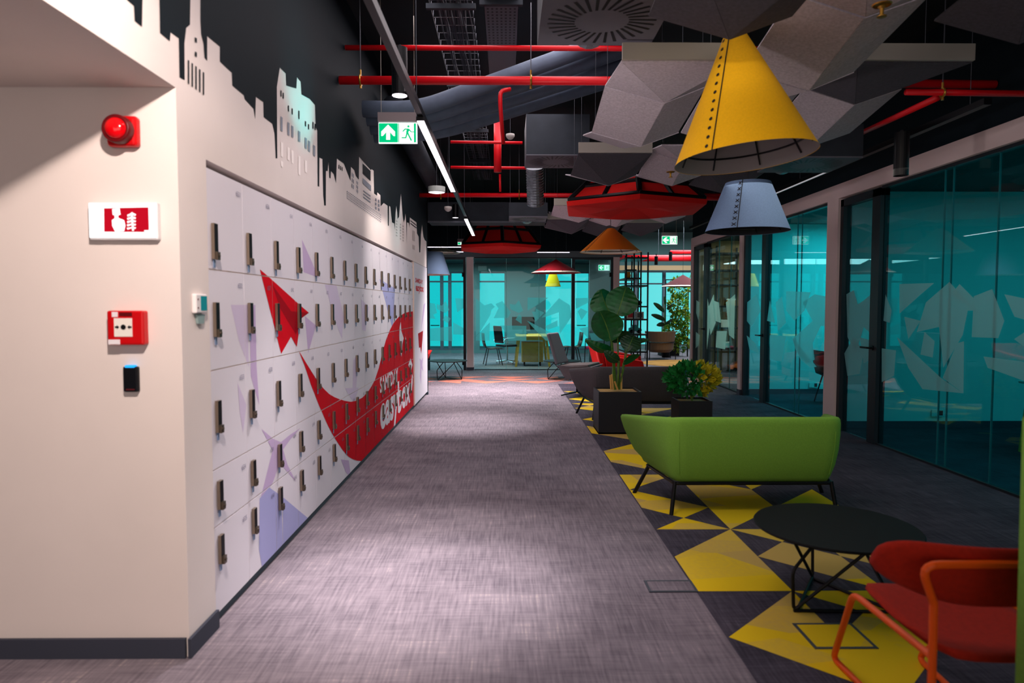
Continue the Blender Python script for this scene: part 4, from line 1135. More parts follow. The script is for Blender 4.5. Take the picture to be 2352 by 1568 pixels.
# ================================================================== ceiling services
# sprinkler pipes
def pipe(label, path, r, clamps=()):
    t = thing('ceiling_sprinkler_pipe', label, 'pipe', (0, 0, 0))
    MB().tube(path, r, 14).build('pipe', PIPE, t, smooth=True)
    for c in clamps:
        c = Vector(c)
        MB().tube([c + Vector((cos(a) * (r + .006) * 0, cos(a) * (r + .006), sin(a) * (r + .006))) for a in [2 * pi * k / 16 for k in range(16)]], .008, 6, closed=True).cyl(c + Vector((0, 0, r)), c + Vector((0, 0, r + .05)), .008, 6).cyl(c - Vector((0, 0, r)), c - Vector((0, 0, r + .03)), .01, 6).build('clamp', BRASS, t)
        MB().cyl(c + Vector((0, 0, r + .04)), (c.x, c.y, 4.098), .004, 5).build('hanger_rod', TRAY, t)
    return t
pipe('thick red sprinkler pipe crossing above the exit sign from the left wall', [(XW + .01, 5.64, 3.33), (1.5, 5.64, 3.33), (3.99, 5.64, 3.31)], .034, [(-1.18, 5.64, 3.33), (.2, 5.64, 3.33), (2.6, 5.64, 3.32)])
pipe('short red drop pipe hanging from the thick sprinkler pipe', rounded([at(1172, 205, Y=5.59), at(1149, 209, Y=5.55), at(1149, 240, Y=5.55), at(1156, 330, Y=5.7)], .04, 3), .017)
pipe('thin red pipe high behind the diffuser plate', [(XW + .01, 5.86, 3.67), (3.9, 5.86, 3.67)], .022)
pipe('red sprinkler pipe at the level of the white drum lamp', [(XW + .01, 10.75, 3.235), (3.9, 10.75, 3.235)], .034, [(-1.02, 10.75, 3.235), (.2, 10.75, 3.235)])
pipe('broad red riser pipe dropping in the middle of the ceiling', [at(1143, 282, Y=9.2), at(1143, 395, Y=9.2)], .052)
pipe('thin red pipe below the broad red riser', [at(1148, 400, Y=10.68), at(1149, 440, Y=10.68)], .018)
pipe('thin red pipe crossing behind the second diffuser', [at(1035, 326, Y=8.5), at(1200, 328, Y=8.5)], .018)
pipe('thin red pipe crossing low behind the second diffuser', [at(1035, 384, Y=9.6), at(1215, 386, Y=9.6)], .02)
pipe('dark red pipe over the glass rooms ending in a diagonal branch', [at(2080, 211, Y=4.9), at(2352, 215, Y=4.9)], .022, [at(2165, 213, Y=4.9)])
pipe('diagonal red pipe branch running along the glass rooms', [at(2153, 224, Y=4.99), at(1935, 326, Y=7.2)], .024)
pipe('red sprinkler pipe behind the large red canopy', [at(1590, 455, Y=10.3), at(1655, 456, Y=10.3)], .03)

# grey insulated pipe bundle
for k, (a, b_, c, r) in enumerate((((786, 250), (960, 252), (1420, 84), .072), ((788, 271), (972, 271), (1440, 112), .07), ((792, 291), (985, 289), (1430, 146), .072), ((800, 311), (1000, 307), (1425, 178), .068))):
    t = thing('ceiling_insulated_pipe', 'grey insulated pipe bending across the dark ceiling, %s from top of its bundle' % ORD[k], 'pipe', (0, 0, 0), 0, 'grey insulated pipe bundle')
    pa, pb, pc = at(*a, Y=6.15 + .17 * k), at(*b_, Y=6.18 + .17 * k), at(*c, Y=6.22 + .17 * k)
    pa.x = max(pa.x, XW + .09)
    MB().tube(rounded([pa, pb, pc], .5, 6), r, 14).build('pipe', DUCT, t, smooth=True)

# cable baskets running along the corridor
def tray(label, x0, x1, z, ya, yb, perf, group=None):
    t = thing('ceiling_cable_tray', label, 'cable tray', (0, 0, 0), 0, group)
    if perf:
        m = MB().box(x0, x1, ya, yb, z, z + .004, 0).box(x0, x0 + .004, ya, yb, z, z + .06, 0).box(x1 - .004, x1, ya, yb, z, z + .06, 0)
        h = m; y = ya + .05
        while y < min(yb, 6.5):
            for k in range(7):
                x = x0 + .03 + (x1 - x0 - .06) * k / 6
                h.face([(x - .008, y, z - .001), (x - .008, y + .028, z - .001), (x + .008, y + .028, z - .001), (x + .008, y, z - .001)], 1)
            y += .06
        m.build('tray', [TRAY, BLACKP], t)
    else:
        m = MB(); y = ya
        while y < yb:
            m.tube([(x0, y, z + .06), (x0, y, z), (x1, y, z), (x1, y, z + .06)], .003, 4); y += .16
        for x in (x0, x0 + (x1 - x0) / 3, x0 + 2 * (x1 - x0) / 3, x1): m.tube([(x, ya, z), (x, yb, z)], .003, 4)
        m.build('basket', TRAY, t)
        r = random.Random(4); cb = MB()
        for k in range(16):
            x = x0 + .02 + (x1 - x0 - .04) * r.random()
            cb.tube([(x + .015 * sin(i * 1.3 + k), ya + (yb - ya) * i / 24, z + .012 + .02 * r.random()) for i in range(25)], .008, 5)
        cb.build('cables', CABLE, t)
    y = ya + .4
    b = MB()
    while y < yb:
        b.box(x0 - .03, x1 + .03, y - .02, y + .02, z - .045, z - .006); y += 1.9
        b.build('bracket', DUCTD, t); b = MB()
    for x in (x0 - .02, x1 + .02): MB().cyl((x, ya + .4, z - .01), (x, ya + .4, 4.095), .004, 5).build('hanger_rod', TRAY, t)
    return t
tray('wire basket tray full of grey cables above the walkway', -.60, -.27, 3.88, 3.2, 13.0, False)
tray('perforated grey cable tray beside the wire basket', -.18, .10, 3.91, 3.2, 7.6, True)

# square diffusers with swirl slots
def diffuser(label, cx, cy, z, s, boxh, group):
    t = thing('ceiling_air_diffuser', label, 'air vent', (cx, cy, z), 0, group)
    h = s / 2
    m = MB().box(-h, h, -h, h, 0, .012, 0)
    m.build('plate', DIFF, t)
    sl = MB(); n = 30
    for k in range(n):
        a = 2 * pi * k / n
        c, s_ = cos(a), sin(a); tw = .35
        p0 = Vector((h * .44 * c, h * .44 * s_, -.0015)); p1 = Vector((h * .88 * cos(a + tw * .35), h * .88 * sin(a + tw * .35), -.0015))
        d = (p1 - p0).normalized(); q = Vector((-d.y, d.x, 0)) * (h * .022)
        sl.face([p0 - q, p0 + q, p1 + q * 1.3, p1 - q * 1.3])
    sl.build('slots', BLACKP, t)
    MB().box(-h, h, -h, h, .013, boxh).build('plenum_box', DUCTD, t)
    MB().cyl((0, h, boxh * .5), (0, h + .26, boxh * .5), .12, 18).build('duct_collar', FOIL, t)
    for sx in (-1, 1): MB().cyl((sx * (h - .02), 0, boxh), (sx * (h - .02), 0, 4.095 - z), .004, 5).build('hanger_rod', TRAY, t)
    return t
diffuser('large square swirl diffuser near the top of the picture', .55, 4.02, 3.14, .71, .38, 'square swirl diffusers')
p = at(1285, 372, Y=8.9)
diffuser('second square swirl diffuser hanging past the pipe bundle', p.x - .05, 8.9, p.z, .78, .5, 'square swirl diffusers')
p = at(1830, 380, Y=6.55)
diffuser('square swirl diffuser in the dark behind the yellow cone lamp', p.x + .1, 6.55, p.z, .7, .3, 'square swirl diffusers')
p = at(1212, 504, Y=11.0)
diffuser('square diffuser plate beyond the large red canopy', p.x, 10.98, p.z, .6, .22, 'square swirl diffusers')
t = thing('ceiling_flexible_duct', 'crinkled silver flexible duct hanging below the second diffuser', 'duct', (0, 0, 0))
pt = at(1228, 385, Y=9.5); pb = at(1230, 470, Y=9.75)
n = 28
MB().tube([pt.lerp(pb, i / n) for i in range(n + 1)], [.115 + (.008 if i % 2 else 0) for i in range(n + 1)], 18).build('duct', FOIL, t)
# dark transverse duct / bulkhead
t = thing('ceiling_ventilation_duct', 'wide dark rectangular ventilation duct across the far ceiling', 'duct', (0, 0, 0))
MB().box(XW + .02, .68, 11.75, 12.35, 2.95, 3.28).build('duct', DUCTD, t)
MB().box(XW + .02, .68, 11.735, 11.75, 2.93, 2.96).build('flange', TRAY, t)
t = thing('ceiling_duct_run', 'dark round duct running high along the left wall', 'duct', (0, 0, 0))
MB().tube([(-1.2, 7.4, 3.62), (-1.2, 11.6, 3.5)], .13, 18).build('duct', DUCTD, t, smooth=True)

# ------------------------------------------------------------------ lighting track over the walkway
TX, TZ = -.62, 2.87
t = thing('ceiling_light_track', 'slim black lighting track running above the walkway', 'light track', (0, 0, 0))
MB().box(TX - .02, TX + .02, 1.2, 13.0, TZ, TZ + .05).build('rail', BLACKM, t)
for y in (2.0, 4.8, 7.5, 10.2): MB().cyl((TX, y, TZ + .05), (TX, y, 4.095), .003, 4).build('suspension_wire', TRAY, t)
for (v0, v1, lab) in ((281, 441, 'long glowing linear light on the track above the walkway'), (503, 541, 'short glowing linear light farther down the track')):
    ya = (TZ - .02 - 1.5) * FP / (704 - v0); yb = (TZ - .02 - 1.5) * FP / (704 - v1)
    o = thing('ceiling_linear_light', lab, 'light', (TX, (ya + yb) / 2, TZ - .03), 0, 'linear lights on the walkway track')
    h = (yb - ya) / 2
    MB().box(-.03, .03, -h, h, 0, .028).build('housing', BLACKM, o)
    MB().box(-.024, .024, -h + .01, h - .01, -.006, 0).build('diffuser', LEDW, o)
def track_spot(label, x, y, zb, h, r, on, power, aim=None, group='black cylinder spotlights'):
    t = thing('ceiling_spotlight', label, 'spotlight', (x, y, zb), 0, group)
    MB().lathe([(r, 0), (r, h), (.0001, h)], 24).build('body', BLACKM, t, smooth=False)
    MB().lathe([(.0001, .012), (r - .008, .012), (r - .004, .0)], 24).build('lens', SPOTW if on else BLACKP, t)
    MB().cyl((0, 0, h), (0, 0, max(h + .02, TZ + .0 - zb)), .012, 8).build('stem', BLACKM, t)
    if power:
        l = bpy.data.lights.new('spot', 'SPOT'); l.energy = power; l.spot_size = radians(62); l.spot_blend = .7; l.shadow_soft_size = .05; l.color = (1, .93, .95)
        lo = bpy.data.objects.new('spot_source', l); COL.objects.link(lo); lo.location = (x, y, zb - .01)
        d = Vector(aim) - Vector((x, y, zb)) if aim else Vector((0, 0, -1))
        lo.rotation_euler = d.to_track_quat('-Z', 'Y').to_euler()
    return t
p = at(918, 220, Y=4.6)
track_spot('black cylinder spotlight with lit lens on the near part of the track', p.x, 4.6, p.z, .31, .052, True, 200, (-.48, 3.7, 0))
p = at(1046, 500, Y=11.6)
track_spot('small cylinder spotlight with lit lens by the short linear light', p.x, 11.6, p.z, .22, .05, True, 90, (-.5, 11.8, 0))
p = at(2086, 398, Y=5.4)
track_spot('unlit black cylinder spotlight before the pale beam of the glass rooms', min(p.x, XR - .12), 5.5, p.z, .34, .055, False, 0)
# drum lamp and sensors
p = at(1003, 442, Y=9.3)
t = thing('ceiling_drum_lamp', 'white drum lamp hanging beside the long linear light', 'lamp', p)
MB().lathe([(.11, 0), (.115, .01), (.115, .075), (.0001, .075)], 28).build('drum', mat('drum lamp shell', '#c9cfc9', .5), t)
MB().lathe([(.0001, -.012), (.06, -.01), (.108, .002)], 28).build('diffuser', LEDW2, t, smooth=True)
MB().cyl((0, 0, .075), (0, 0, 4.095 - p.z), .003, 4).build('cord', TRAY, t)
def sensor(lab, p, s):
    t = thing('ceiling_smoke_detector', lab, 'smoke detector', p)
    MB().lathe([(.045 * s, .03 * s), (.06 * s, .03 * s), (.062 * s, 0), (.05 * s, -.02 * s), (.03 * s, -.04 * s), (.0001, -.05 * s)], 20).build('housing', mat('sensor plastic', '#c8c0bb', .5), t, smooth=True)
    MB().cyl((0, 0, .02), (0, 0, 4.095 - p[2]), .003, 4).build('suspension_wire', TRAY, t)
sensor('small pale smoke detector just right of the white drum lamp', at(1029, 479, Y=10.4), .95)
sensor('small pale smoke detector beside the broad red riser', at(1172, 313, Y=7.8), .8)
for u, v, Y, lab in ((1540, 408, 7.0, 'brass sprinkler head in the middle felt cluster'), (2025, 40, 3.3, 'brass sprinkler head under the near felt panels')):
    p = at(u, v, Y=Y)
    t = thing('ceiling_fire_sprinkler', lab, 'sprinkler', p)
    MB().lathe([(.0001, 0), (.022, .002), (.022, .006), (.008, .012), (.01, .04), (.018, .05), (.0001, .055)], 14).build('head', BRASS, t)
    MB().lathe([(.04, .055), (.045, .06), (.0001, .07)], 18).build('rose', BRASS, t)
# dark track and tubes over the glass rooms
t = thing('ceiling_light_track', 'black lighting track with thin glowing strip above the pale beam', 'light track', (0, 0, 0))
MB().box(3.60, 3.66, 5.2, 13.5, 3.02, 3.07).build('rail', BLACKM, t)
MB().box(3.605, 3.625, 7.6, 9.6, 3.012, 3.02).build('strip', mat('pale strip', '#c9c6cc', .4, emit=.5), t)
for y in (5.4, 8.5, 12.0): MB().cyl((3.63, y, 3.07), (3.63, y, 4.095), .003, 4).build('suspension_wire', TRAY, t)
p = at(2135, 298, Y=5.6)

# ================================================================== exit signs
def arrow_pts(s, up):
    q = [(0, .40), (.34, .06), (.34, -.16), (.26, -.16), (.10, .02), (.10, -.34), (-.10, -.34), (-.10, .02), (-.26, -.16), (-.34, -.16), (-.34, .06)]
    return [(x * s, y * s) for x, y in q] if up else [(-y * s, x * s) for x, y in q]
def exit_sign(label, loc, w, h, up, cover, group, ceil_z=4.095, lines=True):
    t = thing('ceiling_exit_sign', label, 'exit sign', loc, 0, group)
    MB().box(-w / 2, w / 2, -.012, .012, -h, 0).build('lit_panel', [SIGNW], t)
    sy = MB(); e = .0126; S = h
    def f(pts, mi, l=0): sy.tri_poly([(x, -e - .0005 * l, z) for x, z in pts], mi)
    f([(-w / 2 + .004, -.008), (0, -.008), (0, -h + .008), (-w / 2 + .004, -h + .008)], 0)
    f([(x - w / 4, z - h / 2) for x, z in arrow_pts(h, up)], 1, 1)
    f([(0.004, -.008), (.03 * w, -.008), (.03 * w, -h + .008), (.004, -h + .008)], 0)
    f([(w * .42, -.008), (w * .47, -.008), (w * .47, -h + .008), (w * .42, -h + .008)], 0)
    cx = w * .25; k = h
    def man(pts): f([(cx + x * k, -h / 2 + z * k) for x, z in pts], 0, 1)
    man([(.05 + .05 * cos(a), .31 + .05 * sin(a)) for a in [2 * pi * i / 12 for i in range(12)]])
    man([(-.12, .20), (.06, .20), (.12, .15), (.05, .06), (.04, -.04), (-.04, -.08), (-.06, .04), (-.03, .15), (-.12, .16)])
    man([(-.13, .20), (-.10, .16), (-.20, .06), (-.24, .08)]); man([(.09, .18), (.20, .06), (.32, .06), (.32, .03), (.18, .03), (.06, .13)])
    man([(-.05, .0), (.0, -.06), (-.06, -.26), (-.28, -.26), (-.28, -.21), (-.10, -.21)]); man([(-.02, -.02), (.06, -.02), (.10, -.12), (.22, -.36), (.16, -.38), (.04, -.14)])
    sy.build('symbol', [SIGNG, SIGNW], t)
    MB().box(-w / 2 - .004, w / 2 - .008, -.022, .022, .008, cover).build('housing', mat('sign housing', '#8f8486', .6), t)
    for s in (-1, 1): MB().cyl((s * w * .43, 0, cover), (s * w * .43, 0, ceil_z - loc[2]), .0025, 4).build('suspension_wire', RAIL, t)
    return t
p = at(914, 282, Y=5.9)
exit_sign('green exit sign with upward arrow hanging above the lockers', (p.x, 5.9, p.z), .327, .174, True, .083, 'green exit signs')
p = at(1538, 542, Y=12.1)
exit_sign('green exit sign with arrow to the side before the glass rooms', (p.x, 12.1, p.z), .27, .145, False, .06, 'green exit signs')
p = at(1067, 556, Y=15.2)
exit_sign('small distant exit sign beside the farther red canopy', (p.x, 15.2, p.z), .30, .06, False, .07, 'green exit signs')
# ================================================================== far glass wall (y = 16.1) and what lies behind it
YF = 16.1
FH = 2.66
struct(MB().box(-7, 2.72, YF - .02, YF + .12, FH, FH + .14, 0).box(-7, 2.72, YF, YF + .1, FH + .14, 4.1, 1).build('wall_far', [mat('far header grey', '#59646a', .7), NAVY]))
def post(i, u0, u1, label):
    a, b_ = at(u0, 700, Y=YF).x, at(u1, 700, Y=YF).x
    struct(MB().box(a, b_, YF - .03, YF + .13, .07, FH, 0).box(a - .01, b_ + .01, YF - .04, YF + .14, 0, .07, 1).build('trim_%d' % i, [PW_, BASEB]), label, 'post')
post(4, 1072, 1087, 'white post between the far left door and the far glass wall')
post(5, 1408, 1422, 'white post at the open end of the far glass wall')
def fx(u): return at(u, 700, Y=YF).x
def far_pane(idx, u0, u1, label, seams, seed, lo=.74, hi=1.58, n=1):
    a, b_ = fx(u0), fx(u1)
    o = struct(MB().box(a, b_, YF + .04, YF + .05, .02, FH - .02).build('window_%d' % idx, GLASSF), label, 'window')
    fr = MB().box(a, b_, YF + .01, YF + .09, FH - .03, FH).box(a, b_, YF + .02, YF + .08, 0, .02)
    for s in seams: fr.box(fx(s) - .004, fx(s) + .004, YF + .037, YF + .053, .02, FH - .03, 1)
    fr.build('frame', [MATS['graphite frame'], mat('pale glass joint', '#7fd8d8', .3)], o)
    return o
def zf_(x, y): return (950 + x * .17857, 640 + y * .17857)
def film_from(pts_list, parent, y=YF + .032):
    mb = MB()
    for i, pts in enumerate(pts_list):
        q = [at(*zf_(*p), Y=y) for p in pts]
        mb.tri_poly([(p.x, y - .0006 * i, p.z) for p in q])
    mb.build('frosted_film', FILMF, parent)
o = far_pane(4, 1089, 1313, 'wide cyan glass pane of the far office', (1163, 1238), 3)
film_from([[(800, 250), (910, 340), (1000, 315), (1045, 360), (1000, 400), (985, 470), (870, 660), (800, 740)], [(980, 560), (975, 795), (800, 795), (800, 745)], [(1055, 325), (1140, 285), (1250, 430), (1215, 505), (1030, 505), (1090, 380)],
           [(1235, 320), (1305, 335), (1355, 275), (1410, 410), (1355, 440), (1245, 390)], [(1465, 240), (1735, 243), (1465, 415)], [(1310, 525), (1360, 450), (1390, 490), (1390, 580)], [(1520, 420), (1570, 425), (1575, 385), (1680, 435), (1570, 550)],
           [(1645, 500), (1870, 250), (2010, 340), (2030, 490), (1880, 710), (1868, 430), (1700, 490)], [(1455, 535), (1700, 660), (1845, 720), (1845, 800), (1700, 795), (1520, 610)], [(1110, 600), (1450, 605), (1450, 795), (1210, 795), (1195, 700)], [(1690, 610), (1850, 535), (1850, 610), (1720, 660)]], o)
def far_door(idx, u0, u1, label, handle_u):
    a, b_ = fx(u0), fx(u1)
    o = struct(MB().box(a, a + .075, YF, YF + .1, 0, FH).box(b_ - .06, b_, YF, YF + .1, 0, FH).box(a + .075, b_ - .06, YF, YF + .1, FH - .06, FH).build('door_%d' % idx, MATS['graphite frame']), label, 'door')
    MB().box(a + .075, b_ - .06, YF + .045, YF + .055, .01, FH - .06).build('pane', GLASSF, o)
    h = fx(handle_u)
    MB().tube([(h, YF, 1.06), (h, YF - .05, 1.06), (h + .2, YF - .05, 1.06)], .012, 6).build('handle', BLACKM, o)
    MB().box(b_ - .09, b_ - .03, YF - .012, YF, 2.2, 2.3).box(b_ - .09, b_ - .03, YF - .012, YF, .12, .22).build('hinge', BLACKP, o)
    return o
o = far_door(4, 979, 1070, 'black framed cyan glass door at the far end beside the lockers', 990)
film_from([[(205, 310), (275, 320), (300, 440), (255, 460), (280, 515), (210, 510)], [(295, 325), (365, 345), (410, 285), (460, 400), (405, 440), (300, 390)], [(370, 530), (410, 470), (480, 510), (440, 570)], [(215, 640), (500, 610), (500, 800), (215, 795)], [(535, 250), (655, 255), (655, 370), (560, 430)], [(510, 560), (655, 640), (655, 720), (510, 715)]], o)
o = far_door(5, 1313, 1408, 'black framed glass door behind the grey swivel chair', 1326)
film_from([[(2085, 250), (2240, 245), (2240, 310), (2090, 385)], [(2110, 420), (2150, 380), (2240, 420), (2160, 530)], [(2130, 640), (2240, 620), (2240, 760)], [(2250, 250), (2390, 260), (2260, 330)], [(2260, 700), (2480, 690), (2500, 790), (2290, 800)]], o)
o = struct(MB().box(-7, fx(979) - .002, YF + .04, YF + .05, .02, FH - .02).build('window_5', GLASSF), 'cyan glass pane hidden behind the locker end', 'window')

# outer facade with tall windows: office at y = 22, lounge at y = 24
TEALW = mat('teal lit wall', '#5f7f80', .8); MULL = mat('grey mullion', '#5a5f6b', .6)
def facade(idx0, y, x0, x1, z0_, z1_, mull, name, solid=()):
    W_ = MB().box(x0, x1, y, y + .2, z1_, 4.1).box(x0, x1, y, y + .2, 0, z0_)
    for a, b_ in solid: W_.box(a, b_, y, y + .2, z0_, z1_)
    struct(W_.build(name, TEALW))
    xs = sorted([x0, x1] + [v for s in solid for v in s])
    k = idx0
    for i in range(0, len(xs), 2):
        a, b_ = xs[i], xs[i + 1]
        if b_ - a < .05: continue
        o = struct(MB().box(a, b_, y + .09, y + .1, z0_, z1_).build('window_%d' % k, GLASSF), 'tall bright cyan window in the outer facade', 'window')
        o['group'] = 'facade windows'
        fr = MB().box(a, b_, y + .04, y + .15, z1_ - .05, z1_).box(a, b_, y + .04, y + .15, z0_, z0_ + .05).box(a, b_, y + .05, y + .13, 2.28, 2.33)
        for m in mull:
            if a < m < b_: fr.box(m - .05, m + .05, y + .0, y + .15, z0_, z1_)
        fr.build('frame', MULL, o); k += 1
facade(6, 22.0, -7, 2.9, .1, 2.62, (-4.2, -2.95, -2.08, -1.82, 2.15, 2.75), 'wall_facade_office', ((-1.35, -.86), (-.06, 1.27)))
facade(10, 24.0, 3.0, 9, .12, 2.75, (4.55, 5.55, 6.9, 7.9), 'wall_facade_lounge')
struct(MB().box(2.9, 3.0, 18.6, 24.2, 0, 4.1).build('wall_office_side', mat('grey core wall', '#6d7478', .8)))
struct(MB().box(2.25, 2.9, 18.5, 18.6, 0, 2.86).build('wall_core', MATS['grey core wall']))
struct(MB().box(-7, 2.9, YF + .12, 22, 2.86, 2.95).build('ceiling_far_office', mat('office ceiling', '#26363a', .85)))
struct(MB().box(3.0, 9, 23.3, 23.5, 2.74, 2.9).build('beam_lounge', mat('lounge beam', '#b59470', .7)))
# linear office lights
def lin_light(lab, u0, u1, v, Y):
    a, b_ = at(u0, v, Y=Y), at(u1, v, Y=Y)
    o = thing('ceiling_linear_light', lab, 'light', ((a.x + b_.x) / 2, Y, a.z), 0, 'far linear lights')
    h = (b_.x - a.x) / 2
    MB().box(-h, h, -.03, .03, .012, .05).build('housing', BLACKM, o)
    MB().box(-h, h, -.028, .028, 0, .012).build('diffuser', LEDW2, o)
    for s in (-.8, .8): MB().cyl((s * h, 0, .05), (s * h, 0, (4.095 if Y < YF else 2.855) - a.z), .003, 4).build('suspension_wire', TRAY, o)
lin_light('glowing line light before the far left door', 972, 1098, 568, 15.6)
lin_light('short glowing line light under the farther red canopy', 1024, 1064, 579, 15.75)
lin_light('glowing line light right of the farther red canopy', 1234, 1308, 580, 15.7)
lin_light('long glowing line light inside the far office', 1088, 1296, 591, 17.2)
lin_light('dim line light behind the far left door', 1026, 1068, 588, 17.4)
p = at(1388, 608, Y=18.4)
exit_sign('distant exit sign on the grey core wall behind the orange lamp', (p.x, 18.45, p.z), .30, .15, False, .05, 'green exit signs', ceil_z=2.85)

# office furniture
t = thing('trestle_desk', 'oak desk with splayed oak legs seen through the far glass', 'desk', (.66, 17.75, 0))
MB().box(-.42, .42, -.78, .78, .735, .77).build('table_top', OAK, t, bevel=.006)
for sx in (-1, 1):
    for sy in (-1, 1):
        MB().prism([(sx * .34 - .03, sy * .72, .735), (sx * .34 + .03, sy * .72, .735), (sx * .42 + .028, sy * .76, 0), (sx * .42 - .028, sy * .76, 0)], (0, .05 if sy < 0 else -.05, 0)).build('leg', OAK, t)
for sy in (-1, 1): MB().box(-.34, .34, sy * .72 - .02, sy * .72 + .02, .66, .735).build('apron', OAK, t)
t = thing('drawer_cabinet', 'oak drawer cabinet under the oak desk', 'cabinet', (.66, 17.45, 0))
MB().box(-.27, .27, -.25, .25, .1, .6).build('body', OAK, t, bevel=.008)
for z in (.12, .285, .45): MB().box(-.255, .255, -.262, -.25, z, z + .14).build('drawer', mat('oak front', '#c99a42', .5, noise=.12, nscale=8), t)
for sx in (-1, 1):
    for sy in (-1, 1): MB().cyl((sx * .2, sy * .18, .1), (sx * .2, sy * .18, 0), .02, 8).build('caster', BLACKP, t)
o = thing('computer_monitor', 'dark computer monitor on the oak desk', 'monitor', (.45, 18.2, .77))
MB().box(-.3, .3, -.015, .015, .12, .46).build('screen', BLACKP, o); MB().cyl((0, .02, .14), (0, .02, .01), .018, 8).build('stand', BLACKM, o); MB().box(-.12, .12, -.08, .08, 0, .01).build('foot', BLACKM, o)
o = thing('water_bottle', 'clear water bottle on the floor beside the oak desk', 'bottle', (1.28, 17.0, 0))
MB().lathe([(.0001, .001), (.036, .001), (.036, .17), (.015, .21), (.015, .235)], 16).build('bottle_body', mat('clear plastic', '#9fc8c8', .1, spec=.6), o, smooth=True); MB().lathe([(.017, .23), (.017, .255), (.0001, .255)], 14).build('cap', BLACKP, o)
shell_chair(-.35, 17.6, radians(-80), mat('brown chair shell', '#4a3a33', .5), 'brown shell chair at the near side of the oak desk', None)
shell_chair(1.75, 18.2, radians(95), MATS['brown chair shell'], 'brown shell chair at the window side of the oak desk', None)
t = thing('office_chair', 'chrome framed office chair beside the oak desk', 'chair', (.02, 17.9, 0), radians(-60))
MB().prism([(-.24, -.22, .46), (.24, -.22, .46), (.24, .24, .46), (-.24, .24, .46)], (0, 0, .05)).build('seat', BLACKP, t, bevel=.02)
MB().prism([(-.23, -.22, .55), (.23, -.22, .55), (.21, -.28, 1.0), (-.21, -.28, 1.0)], (0, -.03, 0)).build('backrest', BLACKP, t, bevel=.015)
for s in (-1, 1): MB().tube(rounded([(s * .26, .15, .44), (s * .28, .2, .68), (s * .28, -.2, .68), (s * .25, -.25, .6)], .05), .013, 8).build('armrest', STEELC, t)
MB().cyl((0, 0, .46), (0, 0, .08), .025, 10).build('pedestal', STEELC, t)
for k in range(5):
    a = 2 * pi * k / 5
    MB().tube([(0, 0, .09), (.3 * cos(a), .3 * sin(a), .06), (.3 * cos(a), .3 * sin(a), .0)], .018, 6).build('foot', STEELC, t)

# magenta chair + small wooden cabinet behind the swivel chair
t = thing('tube_chair', 'magenta seated chair with thin black arms behind the far glass door', 'chair', (2.35, 17.3, 0), radians(20))
MB().box(-.26, .26, -.25, .25, .42, .49).build('seat', mat('magenta fabric', '#a5104f', .8), t, bevel=.02)
for sx in (-1, 1):
    MB().tube(rounded([(sx * .28, .24, 0), (sx * .27, .22, .68), (sx * .27, -.2, .72), (sx * .28, -.28, 0)], .06), .011, 6).build('leg', BLACKM, t)
MB().tube(rounded([(-.27, -.2, .72), (-.2, -.3, .8), (.2, -.3, .8), (.27, -.2, .72)], .05), .011, 6).build('back_frame', BLACKM, t)

# ------------------------------------------------------------------ open lounge on the far right
sh = grid_shelf('display_shelf', 'tall open black grid shelf beside the end post of the far glass wall', 2.76, 3.26, 15.75, 16.9,
                [(.45, 2.76, 3.26), (.85, 2.76, 3.26), (1.2, 2.76, 3.26), (1.5, 2.76, 3.26), (1.98, 2.76, 3.26), (2.15, 2.76, 3.1), (2.34, 2.76, 3.0), (2.62, 2.76, 3.26)], [2.76, 2.94, 3.1, 3.26], 2.75)
toy_car(3.02, 16.1, 1.520, mat('black model paint', '#0e1b22', .3), 'black model car on the open grid shelf', None, .34)
toy_car(3.06, 16.2, .870, mat('teal model paint', '#2f9aa0', .3), 'teal model car on the lower board of the grid shelf', None, .3)
for k, (x, c, lab) in enumerate(((2.9, '#e8d6cc', 'cream box with red print on the open grid shelf'), (3.12, '#b9c3c6', 'pale grey box on the open grid shelf'))):
    o = MB().box(-.09, .09, -.07, .07, 0, .16, 0).box(-.06, .06, -.0715, -.07, .03, .13, 1).build('storage_box', [mat('shelf box %d' % k, c, .5), mat('shelf box print %d' % k, ['#c0303a', '#5a6468'][k], .6)], loc=(x, 16.0, 1.220))
    tag(o, lab, 'box')
o = MB().lathe([(.0001, 0), (.045, 0), (.056, .05), (.042, .11), (.05, .138)], 20).build('vase', mat('ochre glaze', '#c98a1a', .3), smooth=True, loc=(2.85, 15.95, 2.170)); tag(o, 'ochre vase on an upper board of the open grid shelf', 'vase')
# barrel armchair
t = thing('barrel_armchair', 'brown leather barrel armchair with thin black legs in the far lounge', 'armchair', (4.42, 19.55, 0))
def barrel(z0_, z1_, r0, r1, a0, a1, th=.05):
    mb = MB(); n = 18; secs = []
    for i in range(n + 1):
        a = a0 + (a1 - a0) * i / n
        q = [(r0 * cos(a), r0 * sin(a), z0_), (r1 * cos(a), r1 * sin(a), z1_), ((r1 - th) * cos(a), (r1 - th) * sin(a), z1_), ((r0 - th) * cos(a), (r0 - th) * sin(a), z0_)]
        secs.append(len(mb.v)); mb.v += q
    for i in range(n):
        for k in range(4):
            k2 = (k + 1) % 4; mb.f.append((secs[i] + k, secs[i] + k2, secs[i + 1] + k2, secs[i + 1] + k)); mb.m.append(0)
    mb.f.append(tuple(secs[0] + k for k in reversed(range(4)))); mb.f.append(tuple(secs[-1] + k for k in range(4))); mb.m += [0, 0]
    return mb
barrel(.50, .80, .40, .44, radians(160), radians(385)).build('backrest', BROWNF, t, bevel=.012)
MB().lathe([(.0001, .2), (.28, .2), (.37, .28), (.385, .47), (.0001, .49)], 28).build('seat', BROWNF, t, smooth=False)
MB().tube([(.40 * cos(a), .40 * sin(a), .485) for a in [2 * pi * k / 30 for k in range(30)]], .014, 6, closed=True).build('strap', BLACKM, t)
